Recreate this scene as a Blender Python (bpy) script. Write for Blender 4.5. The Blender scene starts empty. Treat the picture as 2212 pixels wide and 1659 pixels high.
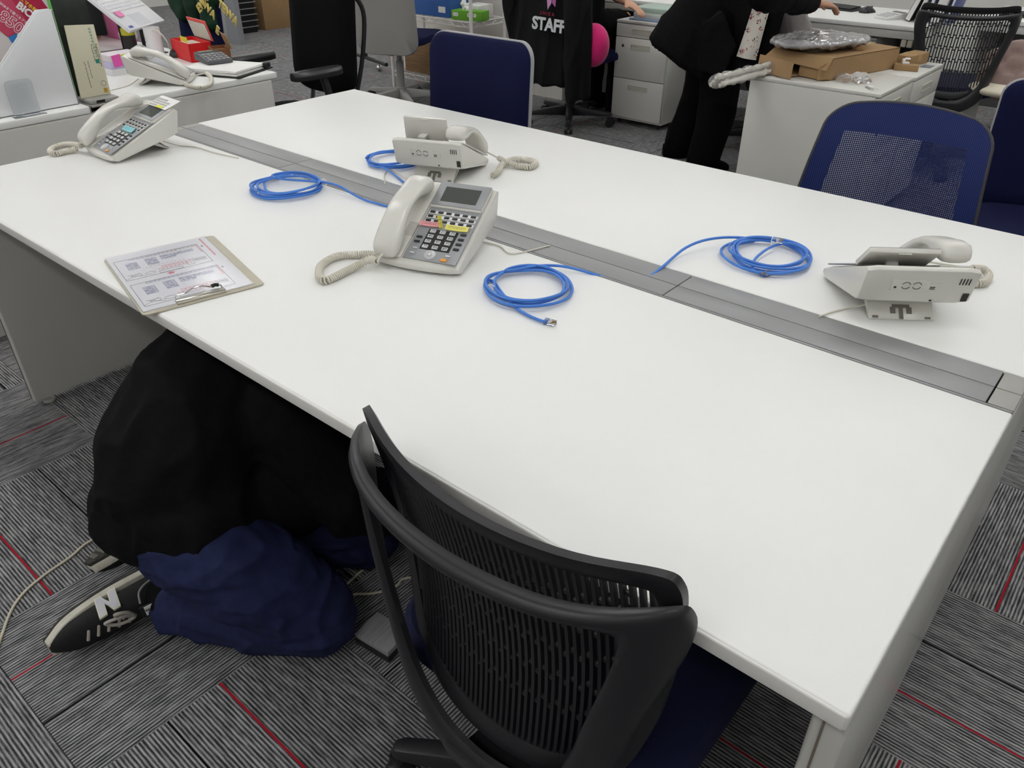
import bpy, bmesh, math, random
from mathutils import Vector as V, Matrix, Euler, noise
random.seed(7)
sc = bpy.context.scene
COL = sc.collection
rad = math.radians

# ---------------------------------------------------------------- camera
CAM = V((0.0455, -0.538, 1.3686))
PITCH, YAW, FPX = rad(32.681), rad(40.338), 1680.84
cd = bpy.data.cameras.new('camera')
cd.sensor_width = 36.0
cd.lens = 36.0 * FPX / 2212.0
cd.clip_start = 0.02
cam = bpy.data.objects.new('camera', cd)
COL.objects.link(cam)
cam.location = CAM
cam.rotation_euler = (math.pi / 2 - PITCH, 0, YAW)
sc.camera = cam
CR = Euler((math.pi / 2 - PITCH, 0, YAW)).to_matrix()

# ---------------------------------------------------------------- world, exposure
w = bpy.data.worlds.new('world')
sc.world = w
w.use_nodes = True
w.node_tree.nodes['Background'].inputs[0].default_value = (0.9, 0.95, 1.0, 1)
w.node_tree.nodes['Background'].inputs[1].default_value = 0.25
vs = sc.view_settings
vs.view_transform = 'Standard'
vs.look = 'None'
vs.gamma = 1.0
vs.use_curve_mapping = False
vs.exposure = 0.84
LAMP_STRENGTH = 9.5


def ray(px, py):
    return (CR @ V(((px - 1106.0) / FPX, -(py - 829.5) / FPX, -1.0))).normalized()


def atz(px, py, z=0.72):
    r = ray(px, py)
    return CAM + r * ((z - CAM.z) / r.z)


def aty(px, py, y):
    r = ray(px, py)
    return CAM + r * ((y - CAM.y) / r.y)


def atx(px, py, x):
    r = ray(px, py)
    return CAM + r * ((x - CAM.x) / r.x)


# ---------------------------------------------------------------- materials
def lin(c):
    return tuple(((v / 255) / 12.92 if v / 255 <= 0.04045 else ((v / 255 + 0.055) / 1.055) ** 2.4) for v in c) + (1.0,)


MATS = {}


def M(name, col=(200, 200, 200), rough=0.5, metal=0.0, var=0.0, scale=30.0, bump=0.0, bscale=None,
      stretch=None, trans=0.0, emit=0.0, alpha=1.0, ior=1.45, spec=0.5, col2=None, coat=0.0, sheen=0.0):
    if name in MATS:
        return MATS[name]
    m = bpy.data.materials.new(name)
    m.use_nodes = True
    nt = m.node_tree
    b = nt.nodes['Principled BSDF']
    c = lin(col)
    b.inputs['Base Color'].default_value = c
    b.inputs['Roughness'].default_value = rough
    b.inputs['Metallic'].default_value = metal
    b.inputs['IOR'].default_value = ior
    b.inputs['Specular IOR Level'].default_value = spec
    b.inputs['Coat Weight'].default_value = coat
    b.inputs['Sheen Weight'].default_value = sheen
    b.inputs['Transmission Weight'].default_value = trans
    b.inputs['Alpha'].default_value = alpha
    if emit:
        b.inputs['Emission Color'].default_value = c
        b.inputs['Emission Strength'].default_value = emit
    tc = nt.nodes.new('ShaderNodeTexCoord')
    mp = nt.nodes.new('ShaderNodeMapping')
    nt.links.new(tc.outputs['Object'], mp.inputs['Vector'])
    if stretch:
        mp.inputs['Scale'].default_value = stretch
    nz = nt.nodes.new('ShaderNodeTexNoise')
    nz.inputs['Scale'].default_value = scale
    nz.inputs['Detail'].default_value = 4
    nt.links.new(mp.outputs['Vector'], nz.inputs['Vector'])
    if var or col2:
        mx = nt.nodes.new('ShaderNodeMix')
        mx.data_type = 'RGBA'
        c2 = lin(col2) if col2 else tuple(max(0, v * (1 - var)) for v in c[:3]) + (1,)
        mx.inputs[6].default_value = c
        mx.inputs[7].default_value = c2
        rp = nt.nodes.new('ShaderNodeValToRGB')
        rp.color_ramp.elements[0].position = 0.35
        rp.color_ramp.elements[1].position = 0.65
        nt.links.new(nz.outputs['Fac'], rp.inputs['Fac'])
        nt.links.new(rp.outputs['Color'], mx.inputs[0])
        nt.links.new(mx.outputs[2], b.inputs['Base Color'])
    if bump:
        n2 = nt.nodes.new('ShaderNodeTexNoise')
        n2.inputs['Scale'].default_value = bscale or scale
        n2.inputs['Detail'].default_value = 3
        nt.links.new(mp.outputs['Vector'], n2.inputs['Vector'])
        bp = nt.nodes.new('ShaderNodeBump')
        bp.inputs['Strength'].default_value = bump
        bp.inputs['Distance'].default_value = 0.01
        nt.links.new(n2.outputs['Fac'], bp.inputs['Height'])
        nt.links.new(bp.outputs['Normal'], b.inputs['Normal'])
    MATS[name] = m
    return m


class NT:
    """small helper for hand-wired node materials"""

    def __init__(self, name, rough=0.8, spec=0.3):
        self.m = bpy.data.materials.new(name)
        self.m.use_nodes = True
        self.t = self.m.node_tree
        self.b = self.t.nodes['Principled BSDF']
        self.b.inputs['Roughness'].default_value = rough
        self.b.inputs['Specular IOR Level'].default_value = spec

    def n(self, kind, **kw):
        nd = self.t.nodes.new('ShaderNode' + kind)
        for k, v in kw.items():
            setattr(nd, k, v)
        return nd

    def l(self, a, b):
        self.t.links.new(a, b)

    def math(self, op, a, b=None, c=None):
        nd = self.n('Math', operation=op)
        for i, x in enumerate((a, b, c)):
            if x is None:
                continue
            if hasattr(x, 'is_linked'):
                self.l(x, nd.inputs[i])
            else:
                nd.inputs[i].default_value = x
        return nd.outputs[0]

    def mix(self, fac, a, b):
        nd = self.n('Mix', data_type='RGBA')
        for i, x in ((0, fac), (6, a), (7, b)):
            if hasattr(x, 'is_linked'):
                self.l(x, nd.inputs[i])
            else:
                nd.inputs[i].default_value = x
        return nd.outputs[2]


# ---------------------------------------------------------------- mesh building
class MB:
    def __init__(self):
        self.v, self.f = [], []

    def add(self, verts, faces, mat=None):
        o = len(self.v)
        for p in verts:
            p = V(p)
            self.v.append(mat @ p if mat else p)
        for f in faces:
            self.f.append([o + i for i in f])
        return self

    def box(self, c, s, mat=None, rz=0.0, rx=0.0, ry=0.0):
        x, y, z = (k / 2 for k in s)
        vs_ = [(-x, -y, -z), (x, -y, -z), (x, y, -z), (-x, y, -z), (-x, -y, z), (x, -y, z), (x, y, z), (-x, y, z)]
        fs = [(3, 2, 1, 0), (4, 5, 6, 7), (0, 1, 5, 4), (1, 2, 6, 5), (2, 3, 7, 6), (3, 0, 4, 7)]
        m = Matrix.Translation(V(c)) @ Euler((rx, ry, rz)).to_matrix().to_4x4()
        if mat:
            m = mat @ m
        return self.add(vs_, fs, m)

    def span(self, a, b, mat=None):
        a, b = V(a), V(b)
        return self.box((a + b) / 2, [abs(k) for k in (b - a)], mat)

    def prism(self, poly, d0, d1, axis='x', mat=None):
        """poly of 2D points; axis is the extrusion axis"""
        def p3(p, d):
            return {'x': (d, p[0], p[1]), 'y': (p[0], d, p[1]), 'z': (p[0], p[1], d)}[axis]
        n = len(poly)
        vs_ = [p3(p, d0) for p in poly] + [p3(p, d1) for p in poly]
        fs = [list(range(n))[::-1], [n + i for i in range(n)]]
        fs += [(i, (i + 1) % n, n + (i + 1) % n, n + i) for i in range(n)]
        return self.add(vs_, fs, mat)

    def loft(self, secs, cap=True, closed=False, mat=None):
        n = len(secs[0])
        vs_ = [p for s in secs for p in s]
        fs = []
        k = len(secs)
        for i in range(k if closed else k - 1):
            a, b = i * n, ((i + 1) % k) * n
            for j in range(n):
                fs.append((a + j, a + (j + 1) % n, b + (j + 1) % n, b + j))
        if cap and not closed:
            fs.append(list(range(n))[::-1])
            fs.append([(k - 1) * n + j for j in range(n)])
        return self.add(vs_, fs, mat)

    def tube(self, pts, r=0.003, n=8, closed=False, cap=True, mat=None, flat=1.0):
        pts = [V(p) for p in pts]
        k = len(pts)
        rs = r if isinstance(r, (list, tuple)) else [r] * k
        secs = []
        up = None
        for i in range(k):
            if closed:
                t = pts[(i + 1) % k] - pts[i - 1]
            else:
                t = pts[min(i + 1, k - 1)] - pts[max(i - 1, 0)]
            t = t.normalized() if t.length > 1e-9 else V((0, 0, 1))
            if up is None:
                up = V((0, 0, 1)) if abs(t.z) < 0.9 else V((1, 0, 0))
            u = (up - t * up.dot(t))
            u = u.normalized() if u.length > 1e-6 else t.orthogonal().normalized()
            up = u
            s = t.cross(u)
            secs.append([pts[i] + (u * math.cos(a) * flat + s * math.sin(a)) * rs[i]
                         for a in [2 * math.pi * j / n for j in range(n)]])
        return self.loft(secs, cap, closed, mat)

    def lathe(self, prof, n=24, mat=None, cap=True):
        secs = [[(r * math.cos(2 * math.pi * j / n), r * math.sin(2 * math.pi * j / n), z) for j in range(n)] for r, z in prof]
        return self.loft(secs, cap, False, mat)

    def grid(self, fn, nu, nv, mat=None, thick=None):
        """fn(u,v)->point, u,v in 0..1; thick gives depth along -normal"""
        P = [[V(fn(i / nu, j / nv)) for j in range(nv + 1)] for i in range(nu + 1)]
        vs_ = [p for r in P for p in r]
        fs = [(i * (nv + 1) + j, (i + 1) * (nv + 1) + j, (i + 1) * (nv + 1) + j + 1, i * (nv + 1) + j + 1)
              for i in range(nu) for j in range(nv)]
        if thick:
            N = []
            for i in range(nu + 1):
                for j in range(nv + 1):
                    du = P[min(i + 1, nu)][j] - P[max(i - 1, 0)][j]
                    dv = P[i][min(j + 1, nv)] - P[i][max(j - 1, 0)]
                    N.append(du.cross(dv).normalized())
            o = len(vs_)
            vs_ = vs_ + [p - nn * thick for p, nn in zip(vs_, N)]
            fs += [tuple(o + k for k in f[::-1]) for f in list(fs)]
            ed = [(i, 0) for i in range(nu + 1)] + [(nu, j) for j in range(1, nv + 1)] + \
                 [(i, nv) for i in range(nu - 1, -1, -1)] + [(0, j) for j in range(nv - 1, 0, -1)]
            idx = [i * (nv + 1) + j for i, j in ed]
            for k in range(len(idx)):
                a, b = idx[k], idx[(k + 1) % len(idx)]
                fs.append((b, a, o + a, o + b))
        return self.add(vs_, fs, mat)

    def ball(self, c, r, n=12, mat=None):
        r = r if isinstance(r, (list, tuple)) else (r, r, r)
        k = n // 2
        prof = [(max(math.sin(math.pi * i / k), 0.02), -math.cos(math.pi * i / k)) for i in range(k + 1)]
        secs = [[V(c) + V((p * math.cos(2 * math.pi * j / n) * r[0], p * math.sin(2 * math.pi * j / n) * r[1], z * r[2]))
                 for j in range(n)] for p, z in prof]
        return self.loft(secs, True, False, mat)

    def mesh(self, name, bevel=None, smooth=35, fix=True):
        me = bpy.data.meshes.new(name)
        me.from_pydata([tuple(p) for p in self.v], [], self.f)
        bm = bmesh.new()
        bm.from_mesh(me)
        if fix:
            bmesh.ops.recalc_face_normals(bm, faces=bm.faces)
        if bevel:
            wd, sg = bevel if isinstance(bevel, tuple) else (bevel, 2)
            es = [e for e in bm.edges if len(e.link_faces) == 2 and e.calc_face_angle(0) > rad(32)]
            if es:
                bmesh.ops.bevel(bm, geom=es, offset=wd, segments=sg, profile=0.5, affect='EDGES', clamp_overlap=True)
        bm.to_mesh(me)
        bm.free()
        if smooth:
            me.polygons.foreach_set('use_smooth', [True] * len(me.polygons))
            me.set_sharp_from_angle(angle=rad(smooth))
        return me

    def build(self, name, mat, parent=None, bevel=None, smooth=35, label=None, kind=None):
        return obj(name, self.mesh(name, bevel, smooth), mat, parent, label, kind)


def obj(name, me, mat, parent=None, label=None, kind=None):
    o = bpy.data.objects.new(name, me)
    COL.objects.link(o)
    if mat is not None and not me.materials:
        me.materials.append(mat)
    if parent is not None:
        o.parent = parent
    if label:
        o['label'] = label
    if kind:
        o['kind'] = kind
    return o


def thing(name, label, cat, loc=(0, 0, 0), rz=0.0, group=None, rot=None):
    o = bpy.data.objects.new(name, None)
    o.empty_display_size = 0.05
    COL.objects.link(o)
    o.location = loc
    o.rotation_euler = rot if rot else (0, 0, rz)
    return tag(o, label, cat, group)


def tag(o, label, cat, group=None):
    o['label'] = label
    o['category'] = cat
    if group:
        o['group'] = group
    return o


def struct(o):
    o['kind'] = 'structure'
    return o


def dup(root, label=None, group=None, loc=None, rz=None):
    r = root.copy()
    COL.objects.link(r)
    if loc is not None:
        r.location = loc
    if rz is not None:
        r.rotation_euler = (0, 0, rz)
    if label:
        r['label'] = label
    if group:
        r['group'] = group

    def rec(a, b):
        for ch in list(a.children):
            c = ch.copy()
            COL.objects.link(c)
            c.parent = b
            rec(ch, c)
    rec(root, r)
    return r


def text_mesh(body, size, bold=0.0, depth=0.0004, mat4=None, align='CENTER', shear=0.0, spacing=1.0):
    cu = bpy.data.curves.new('lettering', 'FONT')
    cu.body = body
    cu.size = size
    cu.offset = bold * size
    cu.extrude = depth / 2
    cu.align_x = align
    cu.align_y = 'CENTER'
    cu.shear = shear
    cu.space_character = spacing
    cu.resolution_u = 3
    o = bpy.data.objects.new('lettering', cu)
    COL.objects.link(o)
    dg = bpy.context.evaluated_depsgraph_get()
    me = bpy.data.meshes.new_from_object(o.evaluated_get(dg))
    bpy.data.objects.remove(o)
    bpy.data.curves.remove(cu)
    me.materials.clear()
    if mat4:
        me.transform(mat4)
    return me


def lettering(name, body, size, mat, parent, mat4, **kw):
    return obj(name, text_mesh(body, size, mat4=mat4, **kw), mat, parent)


def frame(origin, xdir, ydir):
    """matrix with local x along xdir, y roughly along ydir, z = x cross y"""
    x = V(xdir).normalized()
    z = x.cross(V(ydir)).normalized()
    y = z.cross(x)
    m = Matrix((x, y, z)).transposed().to_4x4()
    m.translation = V(origin)
    return m


def spline(pts, per=8, closed=False):
    pts = [V(p) for p in pts]
    n = len(pts)
    out = []
    for i in range(n if closed else n - 1):
        if closed:
            p0, p1, p2, p3 = pts[i - 1], pts[i], pts[(i + 1) % n], pts[(i + 2) % n]
        else:
            p0, p1, p2, p3 = pts[max(i - 1, 0)], pts[i], pts[i + 1], pts[min(i + 2, n - 1)]
        for k in range(per):
            t = k / per
            out.append(0.5 * ((2 * p1) + (p2 - p0) * t + (2 * p0 - 5 * p1 + 4 * p2 - p3) * t * t + (3 * p1 - p0 - 3 * p2 + p3) * t ** 3))
    if not closed:
        out.append(pts[-1])
    return out


def coil(pts, R=0.006, r=0.002, pitch=0.0045, n=6, seg=9):
    """helix wound around a path"""
    path = spline(pts, 10)
    L = [0]
    for a, b in zip(path, path[1:]):
        L.append(L[-1] + (b - a).length)
    tot = L[-1]
    turns = tot / pitch
    N = int(turns * seg)
    out = []
    up = V((0, 0, 1))
    k = 0
    for i in range(N + 1):
        s = tot * i / N
        while k < len(L) - 2 and L[k + 1] < s:
            k += 1
        a, b = path[k], path[k + 1]
        f = (s - L[k]) / max(L[k + 1] - L[k], 1e-9)
        t = (b - a).normalized()
        u = (up - t * up.dot(t))
        u = u.normalized() if u.length > 1e-4 else t.orthogonal().normalized()
        up = u
        w_ = t.cross(u)
        an = 2 * math.pi * turns * i / N
        e = min(1, i / seg, (N - i) / seg)
        out.append(a.lerp(b, f) + (u * math.cos(an) + w_ * math.sin(an)) * R * (0.35 + 0.65 * e))
    return MB().tube(out, r, n)


def rr(w_, h, r, n=5):
    """rounded rectangle outline, centred"""
    out = []
    for cx, cy, a0 in ((w_ / 2 - r, h / 2 - r, 0), (-w_ / 2 + r, h / 2 - r, 90), (-w_ / 2 + r, -h / 2 + r, 180), (w_ / 2 - r, -h / 2 + r, 270)):
        for i in range(n + 1):
            a = rad(a0 + 90 * i / n)
            out.append((cx + r * math.cos(a), cy + r * math.sin(a)))
    return out


def remesh(mb, name, voxel=0.012, smooth=6, folds=0.0, fscale=0.12, seed=0.0, stretch=(1, 1, 1)):
    """fuse overlapping forms into one continuous surface; optional cloth folds"""
    me = mb.mesh(name, None, 0, fix=True)
    o = bpy.data.objects.new(name, me)
    COL.objects.link(o)
    md = o.modifiers.new('r', 'REMESH')
    md.mode = 'VOXEL'
    md.voxel_size = voxel
    ms = o.modifiers.new('s', 'SMOOTH')
    ms.factor = 0.5
    ms.iterations = smooth
    dg = bpy.context.evaluated_depsgraph_get()
    out = bpy.data.meshes.new_from_object(o.evaluated_get(dg))
    bpy.data.objects.remove(o)
    if folds:
        ns = [v.normal.copy() for v in out.vertices]
        for v, nn in zip(out.vertices, ns):
            p = V((v.co.x * stretch[0], v.co.y * stretch[1], v.co.z * stretch[2])) / fscale + V((seed, seed, seed))
            d = noise.noise(p) + 0.5 * noise.noise(p * 2.1)
            ridge = 1 - abs(noise.noise(p * 0.8 + V((9, 2, 5)))) * 2
            v.co += nn * folds * (0.6 * d + 0.7 * max(0, ridge) ** 3)
    out.polygons.foreach_set('use_smooth', [True] * len(out.polygons))
    out.name = name
    return out


# ---------------------------------------------------------------- common materials
WHITE_TOP = M('white_laminate', (236, 236, 234), 0.42, var=0.02, scale=3)
WHITE_EDGE = M('white_edge_band', (232, 230, 226), 0.4)
WHITE_STEEL = M('white_painted_steel', (222, 221, 217), 0.35, var=0.02, scale=5)
GREY_ALU = M('grey_aluminium_paint', (152, 153, 153), 0.38, 0.35, var=0.05, scale=2)
BLACK_PL = M('black_plastic', (40, 40, 43), 0.36, bump=0.04, bscale=900)
DARK = M('dark_void', (8, 8, 9), 0.8)
NAVY = M('navy_fabric', (19, 23, 60), 0.9, var=0.15, scale=400, bump=0.15, bscale=700, spec=0.2)
BLACK_FAB = M('black_fabric', (13, 13, 15), 0.9, var=0.2, scale=300, bump=0.2, bscale=500, spec=0.15)
CHROME = M('chrome', (200, 200, 200), 0.18, 1.0)
CARD = M('cardboard', (164, 132, 94), 0.85, var=0.12, scale=9, bump=0.05, bscale=60)
PAPER = M('paper_white', (236, 235, 232), 0.8, var=0.02, scale=8)
PH = M('phone_ivory', (216, 214, 207), 0.24, var=0.02, scale=10)
PHG = M('phone_silver', (158, 160, 163), 0.4, 0.25)
INK = M('black_ink', (26, 26, 28), 0.6)
CLEAR = M('clear_plastic', (245, 248, 250), 0.06, trans=0.96, ior=1.3)
SKIN = M('skin', (206, 158, 132), 0.55, var=0.05, scale=20)

# ---------------------------------------------------------------- room
X0, X1, Y0, Y1, ZC = -11.0, 4.0, -4.5, 7.5, 2.75
WALL = M('wall_paint', (228, 227, 222), 0.8, var=0.03, scale=2)
struct(MB().span((X0, Y1, 0), (X1, Y1 + 0.1, ZC)).build('wall_back', WALL))
struct(MB().span((X0, Y0 - 0.1, 0), (X1, Y0, ZC)).build('wall_front', WALL))
struct(MB().span((X0 - 0.1, Y0, 0), (X0, Y1, ZC)).build('wall_left', WALL))
struct(MB().span((X1, Y0, 0), (X1 + 0.1, Y1, ZC)).build('wall_right', WALL))
struct(MB().span((X0, Y0, ZC), (X1, Y1, ZC + 0.1)).build('ceiling', M('ceiling_board', (225, 225, 222), 0.9, var=0.04, scale=30)))
struct(MB().span((-5.35, 4.36, 0), (-3.62, 4.75, ZC)).build('wall_pillar', M('pillar_paint', (222, 218, 210), 0.7, var=0.04, scale=6)))

LAMPW = M('lamp_diffuser', (255, 255, 253), 0.5, emit=LAMP_STRENGTH)
LAMPB = M('lamp_housing', (225, 225, 225), 0.5)
k = 0
me_h = MB().box((0, 0, 0.03), (1.26, 0.24, 0.06)).mesh('housing', 0.004)
me_d = MB().box((0, 0, -0.006), (1.20, 0.16, 0.012)).mesh('diffuser', 0.003)
for iy, y in enumerate((-3.2, -1.4, 0.4, 2.2, 4.0, 5.8)):
    for ix, x in enumerate((-9.6, -7.3, -5.0, -2.7, -0.4, 1.9)):
        t = thing('ceiling_light', '%s ceiling strip light in the %s row from the back wall' % (('first', 'second', 'third', 'fourth', 'fifth', 'sixth')[ix], ('sixth', 'fifth', 'fourth', 'third', 'second', 'first')[iy]),
                  'ceiling light', (x, y, ZC - 0.061), 0, 'strip lights on the ceiling')
        obj('housing', me_h, LAMPB, t)
        obj('diffuser', me_d, LAMPW, t)


# carpet --------------------------------------------------------------------
def carpet_material(name, along_x):
    q = NT(name, 0.95, 0.15)
    tc = q.n('TexCoord')
    oi = q.n('ObjectInfo')
    sx = q.n('SeparateXYZ')
    q.l(tc.outputs['Object'], sx.inputs[0])
    x, y = sx.outputs[0], sx.outputs[1]
    rnd = oi.outputs['Random']
    # fine cords running along local x
    wob = q.n('TexNoise')
    wob.inputs['Scale'].default_value = 55
    wob.inputs['Detail'].default_value = 2
    q.l(tc.outputs['Object'], wob.inputs['Vector'])
    yy = q.math('ADD', y, q.math('MULTIPLY', q.math('SUBTRACT', wob.outputs['Fac'], 0.5), 0.0012))
    cord = q.math('SINE', q.math('MULTIPLY', yy, 2 * math.pi / 0.0074))
    cord01 = q.math('MULTIPLY_ADD', cord, 0.5, 0.5)
    # slow band variation + broken-up dashes
    comb = q.n('CombineXYZ')
    q.l(q.math('MULTIPLY', x, 18.0), comb.inputs[0])
    q.l(q.math('MULTIPLY', y, 135.0), comb.inputs[1])
    q.l(q.math('MULTIPLY', rnd, 40.0), comb.inputs[2])
    dn = q.n('TexNoise')
    dn.inputs['Scale'].default_value = 1.0
    dn.inputs['Detail'].default_value = 4
    dn.inputs['Roughness'].default_value = 0.7
    q.l(comb.outputs[0], dn.inputs['Vector'])
    fine = q.n('TexNoise')
    fine.inputs['Scale'].default_value = 900
    fine.inputs['Detail'].default_value = 2
    q.l(tc.outputs['Object'], fine.inputs['Vector'])
    v = q.math('ADD', q.math('MULTIPLY', cord01, 0.60),
               q.math('ADD', q.math('MULTIPLY', q.math('SUBTRACT', dn.outputs['Fac'], 0.5), 1.45),
                      q.math('MULTIPLY', q.math('SUBTRACT', fine.outputs['Fac'], 0.5), 1.0)))
    rp = q.n('ValToRGB')
    e = rp.color_ramp.elements
    e[0].position, e[0].color = 0.0, lin((50, 50, 53))
    e[1].position, e[1].color = 0.72, lin((182, 181, 182))
    m1 = rp.color_ramp.elements.new(0.32)
    m1.color = lin((118, 118, 120))
    q.l(v, rp.inputs['Fac'])
    # one red yarn and one black yarn per tile
    sc_ = q.n('SeparateColor')
    q.l(oi.outputs['Color'], sc_.inputs[0])
    ys = q.math('ADD', yy, 0.5)
    red = q.math('LESS_THAN', q.math('ABSOLUTE', q.math('SUBTRACT', ys, sc_.outputs[0])), 0.0024)
    blk = q.math('LESS_THAN', q.math('ABSOLUTE', q.math('SUBTRACT', ys, sc_.outputs[1])), 0.0022)
    c = q.mix(red, rp.outputs['Color'], lin((168, 30, 46)))
    c = q.mix(blk, c, lin((16, 16, 17)))
    q.l(c, q.b.inputs['Base Color'])
    bp = q.n('Bump')
    bp.inputs['Strength'].default_value = 0.5
    bp.inputs['Distance'].default_value = 0.003
    q.l(v, bp.inputs['Height'])
    q.l(bp.outputs['Normal'], q.b.inputs['Normal'])
    return q.m


CARPET = carpet_material('carpet_cord', True)
fl = struct(MB().span((X0, Y0, -0.12), (X1, Y1, -0.006)).build('floor', M('carpet_backing', (84, 85, 88), 0.95, var=0.25, scale=120, stretch=(1, 8, 1))))
tile_me = MB().box((0, 0, -0.003), (0.4992, 0.4992, 0.006)).mesh('carpet_tile', 0.0008, 0)
tile_me.materials.append(CARPET)


def seen(x, y, m=60):
    d = CR.inverted() @ (V((x, y, 0)) - CAM)
    if d.z > -0.1:
        return False
    px, py = 1106 + FPX * d.x / -d.z, 829.5 - FPX * d.y / -d.z
    return -m < px < 2212 + m and -m < py < 1659 + m


cand = []
for i in range(-22, 9):
    for j in range(-10, 15):
        cx, cy = -0.06 + 0.5 * i + 0.25, 0.07 + 0.5 * j + 0.25
        if any(seen(cx + a, cy + b) for a in (-0.25, 0, 0.25) for b in (-0.25, 0, 0.25)):
            cand.append(((V((cx, cy, 0)) - CAM).length, i, j, cx, cy))
cand.sort()
SET = {(-3, -1): (0.08, -0.073), (-2, -1): (0.023, -0.091), (-4, -1): (-0.095, 0.08), (0, 2): (0.09, -0.1), (0, 1): (-0.1, 0.06)}
for d, i, j, cx, cy in cand[:300]:
    o = obj('carpet_tile', tile_me, None, fl)
    o.location = (cx, cy, 0)
    even = (i + j) % 2 == 0
    rg = random.Random(i * 37 + j * 91)
    ro, bo = SET.get((i, j), (rg.uniform(-0.2, 0.2), rg.uniform(-0.2, 0.2)))
    if (i, j) not in SET and rg.random() < 0.35:
        ro = 2
    o.color = (0.5 + ro, 0.5 + bo, 0, 1)
    o.rotation_euler = (0, 0, math.pi / 2 if even else 0)


# ================================================================ desks
END_PANEL = M('desk_end_panel_gloss', (200, 199, 194), 0.17, var=0.03, scale=4)
TRAY_LID = M('tray_lid_grey', (150, 151, 151), 0.42, 0.2, var=0.04, scale=1.5)
TRAY_CAP = M('tray_cap_beige_grey', (158, 156, 151), 0.45)


def bench_desk(label, loc, seams):
    L = 2.4
    t = thing('bench_desk', label, 'desk', loc)
    # two desktops with a soft front nose
    for y0, y1 in ((0.0, 0.645), (0.768, 1.42)):
        MB().span((-L, y0, 0.695), (0, y1, 0.72)).build('desktop', WHITE_TOP, t, (0.004, 3))
    # edge bands
    MB().span((-L + 0.002, -0.0018, 0.696), (-0.002, 0.004, 0.7185)).build('edge_band', WHITE_EDGE, t, (0.005, 3))
    MB().span((-L + 0.002, 1.416, 0.696), (-0.002, 1.4218, 0.7185)).build('edge_band', WHITE_EDGE, t, (0.005, 3))
    # tray trough and lids
    tr = MB()
    tr.span((-L + 0.01, 0.646, 0.60), (-0.004, 0.767, 0.604))
    tr.span((-L + 0.01, 0.646, 0.60), (-0.004, 0.6475, 0.716))
    tr.span((-L + 0.01, 0.7655, 0.60), (-0.004, 0.767, 0.716))
    trough = tr.build('cable_tray', GREY_ALU, t)
    MB().span((-L + 0.004, 0.6452, 0.7), (-0.002, 0.6495, 0.7205)).build('tray_rail', GREY_ALU, t, 0.001)
    xs = [0.0] + seams + [-L]
    for a, b in zip(xs, xs[1:]):
        cap = abs(a - b) < 0.05
        for y0, y1 in ((0.6535, 0.7065), (0.7085, 0.7665)):
            MB().span((b + 0.0012, y0, 0.712), (a - 0.0012, y1, 0.7195)).build('tray_lid', TRAY_CAP if cap else TRAY_LID, t, 0.0012)
    # end panels (legs)
    for x in (-L, -0.036):
        pn = MB().span((x, 0.028, 0.02), (x + 0.036, 1.392, 0.694)).build('end_panel', END_PANEL, t, (0.006, 3))
        MB().span((x + 0.012, 0.0262, 0.03), (x + 0.0145, 0.03, 0.69)).build('seam_line', M('panel_seam', (120, 112, 100), 0.7), pn)
        for y in (0.07, 1.35):
            MB().lathe([(0.016, 0), (0.018, 0.002), (0.018, 0.008), (0.006, 0.01), (0.006, 0.024)], 16,
                       Matrix.Translation((x + 0.018, y, 0.0005))).build('levelling_foot', M('foot_plastic', (190, 188, 182), 0.5), pn)
    # under-top beams and modesty rail
    MB().span((-L + 0.04, 0.30, 0.655), (-0.04, 0.34, 0.694)).build('beam', WHITE_STEEL, t)
    MB().span((-L + 0.04, 1.08, 0.655), (-0.04, 1.12, 0.694)).build('beam', WHITE_STEEL, t)
    return t


bench_desk('long white bench desk with grey cable tray holding the blue cables', (0, 0, 0), [-0.038, -0.594, -1.800, -2.362])
bench_desk('cluttered white bench desk at the top of the picture behind the file box', (-2.89, 0, 0), [-0.04, -1.2, -2.36])


# ================================================================ chairs
def star_base(t, mat, R=0.30, h=0.10, turn=0.0):
    for k in range(5):
        a = rad(90 + turn + 72 * k)
        d = V((math.cos(a), math.sin(a), 0))
        s = V((-d.y, d.x, 0))
        secs = []
        for f, wd, z0, z1 in ((0.03, 0.028, h - 0.045, h + 0.02), (0.16, 0.024, h - 0.035, h + 0.008), (R - 0.02, 0.02, h - 0.03, h - 0.004), (R, 0.015, h - 0.03, h - 0.012)):
            c = d * f
            secs.append([c + s * wd + V((0, 0, z0)), c - s * wd + V((0, 0, z0)), c - s * wd * 0.8 + V((0, 0, z1)), c + s * wd * 0.8 + V((0, 0, z1))])
        lg = MB().loft(secs).build('base_leg', mat, t, (0.006, 2))
        cs = MB()
        c = d * (R - 0.012)
        for sg in (-1, 1):
            m = Matrix.Translation(c + s * 0.016 * sg + V((0, 0, 0.0285))) @ frame((0, 0, 0), d, V((0, 0, 1)))
            cs.lathe([(0.012, -0.010), (0.026, -0.010), (0.028, -0.004), (0.028, 0.004), (0.026, 0.010), (0.012, 0.010)], 18, m)
        cs.box(c + V((0, 0, 0.045)), (0.03, 0.03, 0.03))
        cs.build('caster', BLACK_PL, lg)
    MB().lathe([(0.035, h - 0.045), (0.035, h + 0.03), (0.027, h + 0.035), (0.027, 0.30), (0.018, 0.302), (0.018, 0.40)], 20).build('gas_column', mat, t)


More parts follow.
